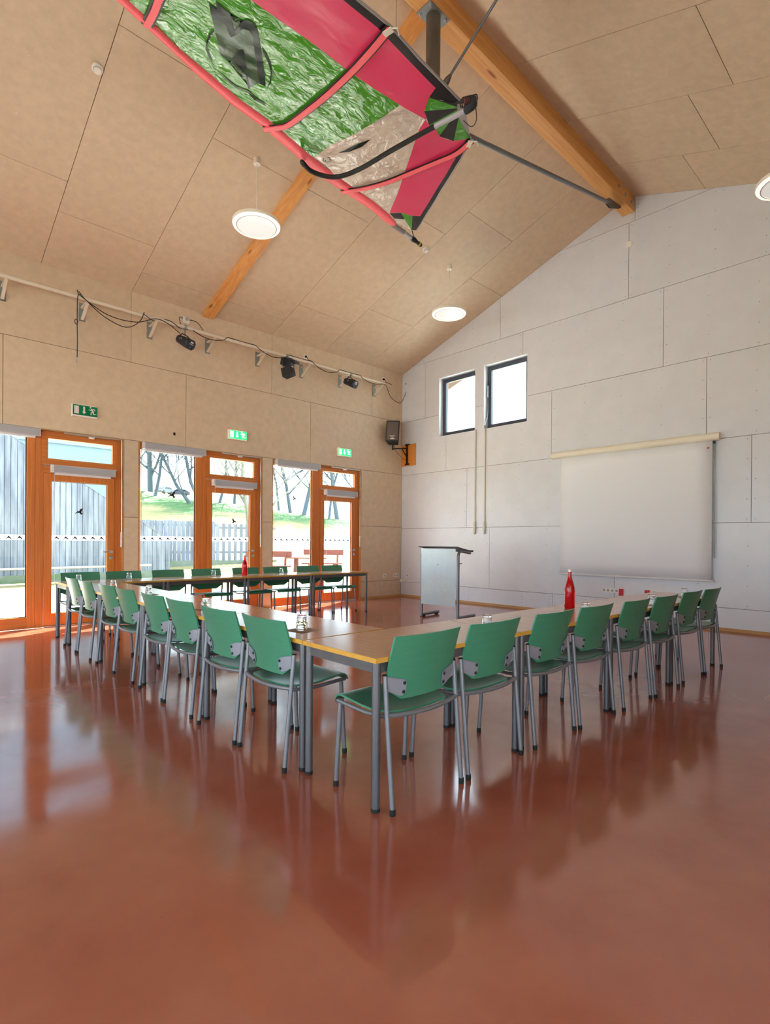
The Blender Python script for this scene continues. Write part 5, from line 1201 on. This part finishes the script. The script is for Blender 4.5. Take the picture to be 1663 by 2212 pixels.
# board fence and picket fence on a low concrete wall
B0, B1 = Vector((7.2, 23.1, 0)), Vector((10.75, 21.75, 0)); db = (B1 - B0); Lb = db.length; db.normalize(); nb = Vector((db.y, -db.x, 0))
def fence(name, P0, d_, n_, L, pitch, w, top, label, cat, mname, part):
    t = thing(name, label, cat, (P0.x, P0.y, 0.2))
    fr = lambda s, q, z: tuple(P0 + d_ * s + n_ * q + Vector((0, 0, z)))
    for k in range(int(L / pitch)):
        s0 = k * pitch; s1 = s0 + w; zt = top + random.uniform(-0.03, 0.02)
        MB().prism([(s0, 0.45), (s1, 0.45), (s1, zt), (s0, zt)], lambda u, v, q: fr(u, q, v), 0, 0.024).build(part, mname, t, world=True, smooth=0)
    for z in (0.75, top - 0.22): MB().prism([(0, z), (L, z), (L, z + 0.10), (0, z + 0.10)], lambda u, v, q: fr(u, -q, v), 0.001, 0.045).build('rail', mname, t, world=True, smooth=0)
    MB().prism([(0, -0.1), (L, -0.1), (L, 0.46), (0, 0.46)], lambda u, v, q: fr(u, q, v), -0.15, 0.06).build('low_wall', 'concrete_mossy', t, world=True, smooth=0)
fence('board_fence', B0, db, nb, Lb, 0.172, 0.166, 2.12, 'tall close-boarded grey fence outside the middle window', 'fence', 'planks', 'board')
C0 = B1 + db * 0.0
fence('picket_fence', C0, db, nb, 2.6, 0.245, 0.14, 2.02, 'grey picket fence outside the middle door', 'fence', 'pickets', 'picket')

# blue-grey rendered building
bb = thing('neighbour_building', 'plain pale blue building wall behind the plank wall', 'building', (2.5, 28, 0))
MB().box(-12, 8.55, 27.4, 36, -0.1, 11.0).build('wall', 'blue_wall', bb, world=True, smooth=0)
MB().box(-12.1, 8.6, 27.3, 27.4, 5.55, 5.75).build('string_course', 'blue_trim', bb, world=True, smooth=0)

# bare trees
def tree(x, y, h, r, seed, label, mname='bark', lean=(0, 0), lv=4, low=0.22, spread=0.9, z=None):
    rnd = random.Random(seed); z0 = (terrain(x, y) if z is None else z) - 0.1
    t = thing('bare_tree', label, 'tree', (x, y, z0), group='leafless trees outside')
    trunk, boughs = MB(), MB(); tw = 0.027 if h > 7 else 0.006
    def limb(mb, p, d, L, r0, lev):
        n = 5 if lev < 2 else 3; pts = [Vector(p)]; rs = [r0]; dd = Vector(d)
        for i in range(n):
            dd = (dd + Vector((rnd.uniform(-.22, .22), rnd.uniform(-.22, .22), rnd.uniform(-.06, .16)))).normalized()
            pts.append(pts[-1] + dd * (L / n)); rs.append(max(tw * (0.6 if lev > 2 else 1.0), r0 * (1 - 0.7 * (i + 1) / n)))
        mb.tube(pts, rs, 6 if lev == 0 else (4 if lev < 3 else 3), caps=False)
        if lev >= lv: return
        k = (11, 6, 5, 4)[min(lev, 3)]
        for i in range(k):
            f = rnd.uniform(low if lev == 0 else 0.15, 1.0); idx = min(n - 1, int(f * n)); q = lerp(pts[idx], pts[idx + 1], f * n - idx)
            a = rnd.uniform(0, 6.283); u = Vector((math.cos(a), math.sin(a), rnd.uniform(0.05, 0.9))).normalized()
            nd = (dd * (1 - spread * 0.6) + u * spread).normalized()
            limb(boughs, q, nd, L * rnd.uniform(0.38, 0.62), max(0.007, rs[idx] * rnd.uniform(0.3, 0.55)), lev + 1)
    limb(trunk, (0, 0, 0), Vector((lean[0], lean[1], 1)).normalized(), h, r, 0)
    trunk.build('trunk', mname, t, smooth=60, fix=False)
    o = boughs.build('branches', mname, t, smooth=60, fix=False); o['kind'] = 'stuff'
LBL = ['ivy-dark', 'slanting', 'twin-stemmed', 'broad', 'thin', 'tall', 'forked', 'clumped', 'straight', 'far right']
TR = [(17.3, 47.0, 11, .42, (0, 0), 'thick dark bare tree left in the middle window'), (16.7, 44.4, 9, .22, (.25, .0), 'slanting bare tree beside the dark tree in the middle window'),
      (18.4, 41.6, 9, .24, (-.5, .4), 'bare tree leaning left at the right of the middle window'), (19.1, 41.2, 10, .26, (-.2, .2), 'upright bare tree at the right edge of the middle window'),
      (21.3, 42.5, 10, .2, (0, 0), 'bushy bare tree seen through the middle door'), (23.2, 43.5, 12, .22, (.1, 0), 'bare tree behind the middle door transom'),
      (26.3, 41.2, 13, .2, (0, .1), 'slim bare tree left in the third window'), (25.9, 38.8, 12, .26, (0, 0), 'straight bare tree in the third window'), (26.4, 37.6, 12, .3, (.22, -.1), 'slanting bare tree in the third window centre'),
      (27.7, 35.8, 11, .2, (0, 0), 'leftmost of three bare trees in the third door'), (28.4, 35.6, 11, .32, (0, 0), 'middle of three bare trees in the third door'), (29.6, 35.2, 11, .22, (0, 0), 'rightmost of three bare trees in the third door')]
for k, (x, y, h, r, ln, lab) in enumerate(TR):
    tree(x, y, h, r * 0.62, 11 + k, lab, 'bark', ln, lv=4, low=0.08)
tree(11.9, 21.0, 6.2, 0.15, 99, 'pale bare tree trunk beside the picket fence', 'bark_green', (0.03, 0), lv=4, low=0.32, spread=1.0, z=0.15)

# picnic benches and table
def picnic(name, label, cat, loc, rz, L, seat_h, back):
    t = thing(name, label, cat, loc, rz)
    w = 0.20
    for k in range(2 if back else 4):
        y = (k - (0.5 if back else 1.5)) * 0.19
        MB().box(-L / 2, L / 2, y - 0.085, y + 0.085, seat_h - 0.05, seat_h).build('plank', 'picnic_wood', t, smooth=0)
    if back:
        MB().box(-L / 2, L / 2, 0.24, 0.29, seat_h + 0.30, seat_h + 0.52).build('back_plank', 'picnic_wood', t, smooth=0)
    for s in (-1, 1):
        x = s * (L / 2 - 0.32)
        MB().prism([(-0.30, 0), (0.30, 0), (0.17, seat_h - 0.05), (-0.17, seat_h - 0.05)], lambda u, v, q: (x + q, u, v), -0.05, 0.05).build('trestle', 'picnic_wood', t, smooth=0)
        if back: MB().prism([(0.14, 0.1), (0.24, 0.1), (0.32, seat_h + 0.52), (0.24, seat_h + 0.52)], lambda u, v, q: (x + q, u, v), 0.051, 0.12).build('back_post', 'picnic_wood', t, smooth=0)
    return t
ra = math.radians(-46)
picnic('picnic_bench', 'reddish wooden bench at the left of the third window', 'bench', (10.55, 17.3, -0.05), ra, 1.7, 0.45, True)
picnic('picnic_table', 'reddish wooden picnic table outside the third window', 'table', (11.85, 16.6, -0.05), ra, 1.5, 0.75, False)
picnic('picnic_bench', 'reddish wooden bench behind the picnic table', 'bench', (12.95, 17.15, -0.05), ra, 1.6, 0.50, True)

# parked cars on the crest
def car(x, y, rz, mname, label):
    t = thing('parked_car', label, 'car', (x, y, terrain(x, y)), rz)
    prof = [(-2.1, 0.3), (2.1, 0.3), (2.15, 0.75), (1.25, 0.95), (0.6, 1.42), (-1.1, 1.45), (-1.9, 1.0), (-2.15, 0.8)]
    MB().prism(prof, lambda u, v, w: (u, w, v), -0.85, 0.85).build('body', mname, t, smooth=0, bevel=0.08)
    MB().prism([(1.22, 0.98), (0.62, 1.38), (0.66, 1.40), (1.28, 1.0)], lambda u, v, w: (u, w, v), -0.68, 0.68).build('windscreen', 'car_glass', t, smooth=0)
    for s in (-1, 1):
        MB().prism([(0.95, 1.0), (0.5, 1.36), (-1.0, 1.38), (-1.6, 1.02)], lambda u, v, w: (u, s * (0.845 + w), v), 0, 0.012).build('side_window', 'car_glass', t, smooth=0)
        for xx in (-1.3, 1.3):
            MB().lathe([(0.32, -0.1), (0.32, 0.1)], 16, Matrix.Translation((xx, s * 0.78, 0.32)) @ Matrix.Rotation(math.pi / 2, 4, 'X')).build('wheel', 'black_rubber', t)
        MB().box(2.08, 2.16, s * 0.55 - 0.16, s * 0.55 + 0.16, 0.62, 0.76).build('headlight', 'white_plastic', t, smooth=0)
    MB().box(2.12, 2.17, -0.26, 0.26, 0.40, 0.51).build('number_plate', 'plate_yellow', t, smooth=0)
def on_ray(xp, d): return (f2 * d + r2 * (xp * d))
v = on_ray(-0.409, 108); car(v.x, v.y, math.radians(215), 'car_blue', 'blue-grey parked car on the crest behind the dark tree')
v = on_ray(-0.381, 112); car(v.x, v.y, math.radians(160), 'car_dark', 'dark parked car on the crest, right of the blue-grey one')

# corrugated lean-to roof outside the gable windows
cr = MB(); nw = 60
for side in (0, 1):
    for j, (x, z) in enumerate(((XR + 0.32, 3.70), (XR + 1.7, 3.45))):
        for k in range(nw + 1):
            y = lerp(5.2, 8.6, k / nw); cr.v.append((x, y, z + 0.022 * math.sin(k * math.pi / 4) - 0.006 * side))
R = nw + 1
for k in range(nw):
    cr.f += [(k, k + 1, R + k + 1, R + k), (2 * R + k, 3 * R + k, 3 * R + k + 1, 2 * R + k + 1), (k, 2 * R + k, 2 * R + k + 1, k + 1), (R + k, R + k + 1, 3 * R + k + 1, 3 * R + k)]
for k in (0, nw): cr.f.append((k, R + k, 3 * R + k, 2 * R + k))
tag(cr.build('corrugated_roof', 'corrugated', smooth=60), 'corrugated sheet roof edge outside the gable windows', 'roof', kind='structure')
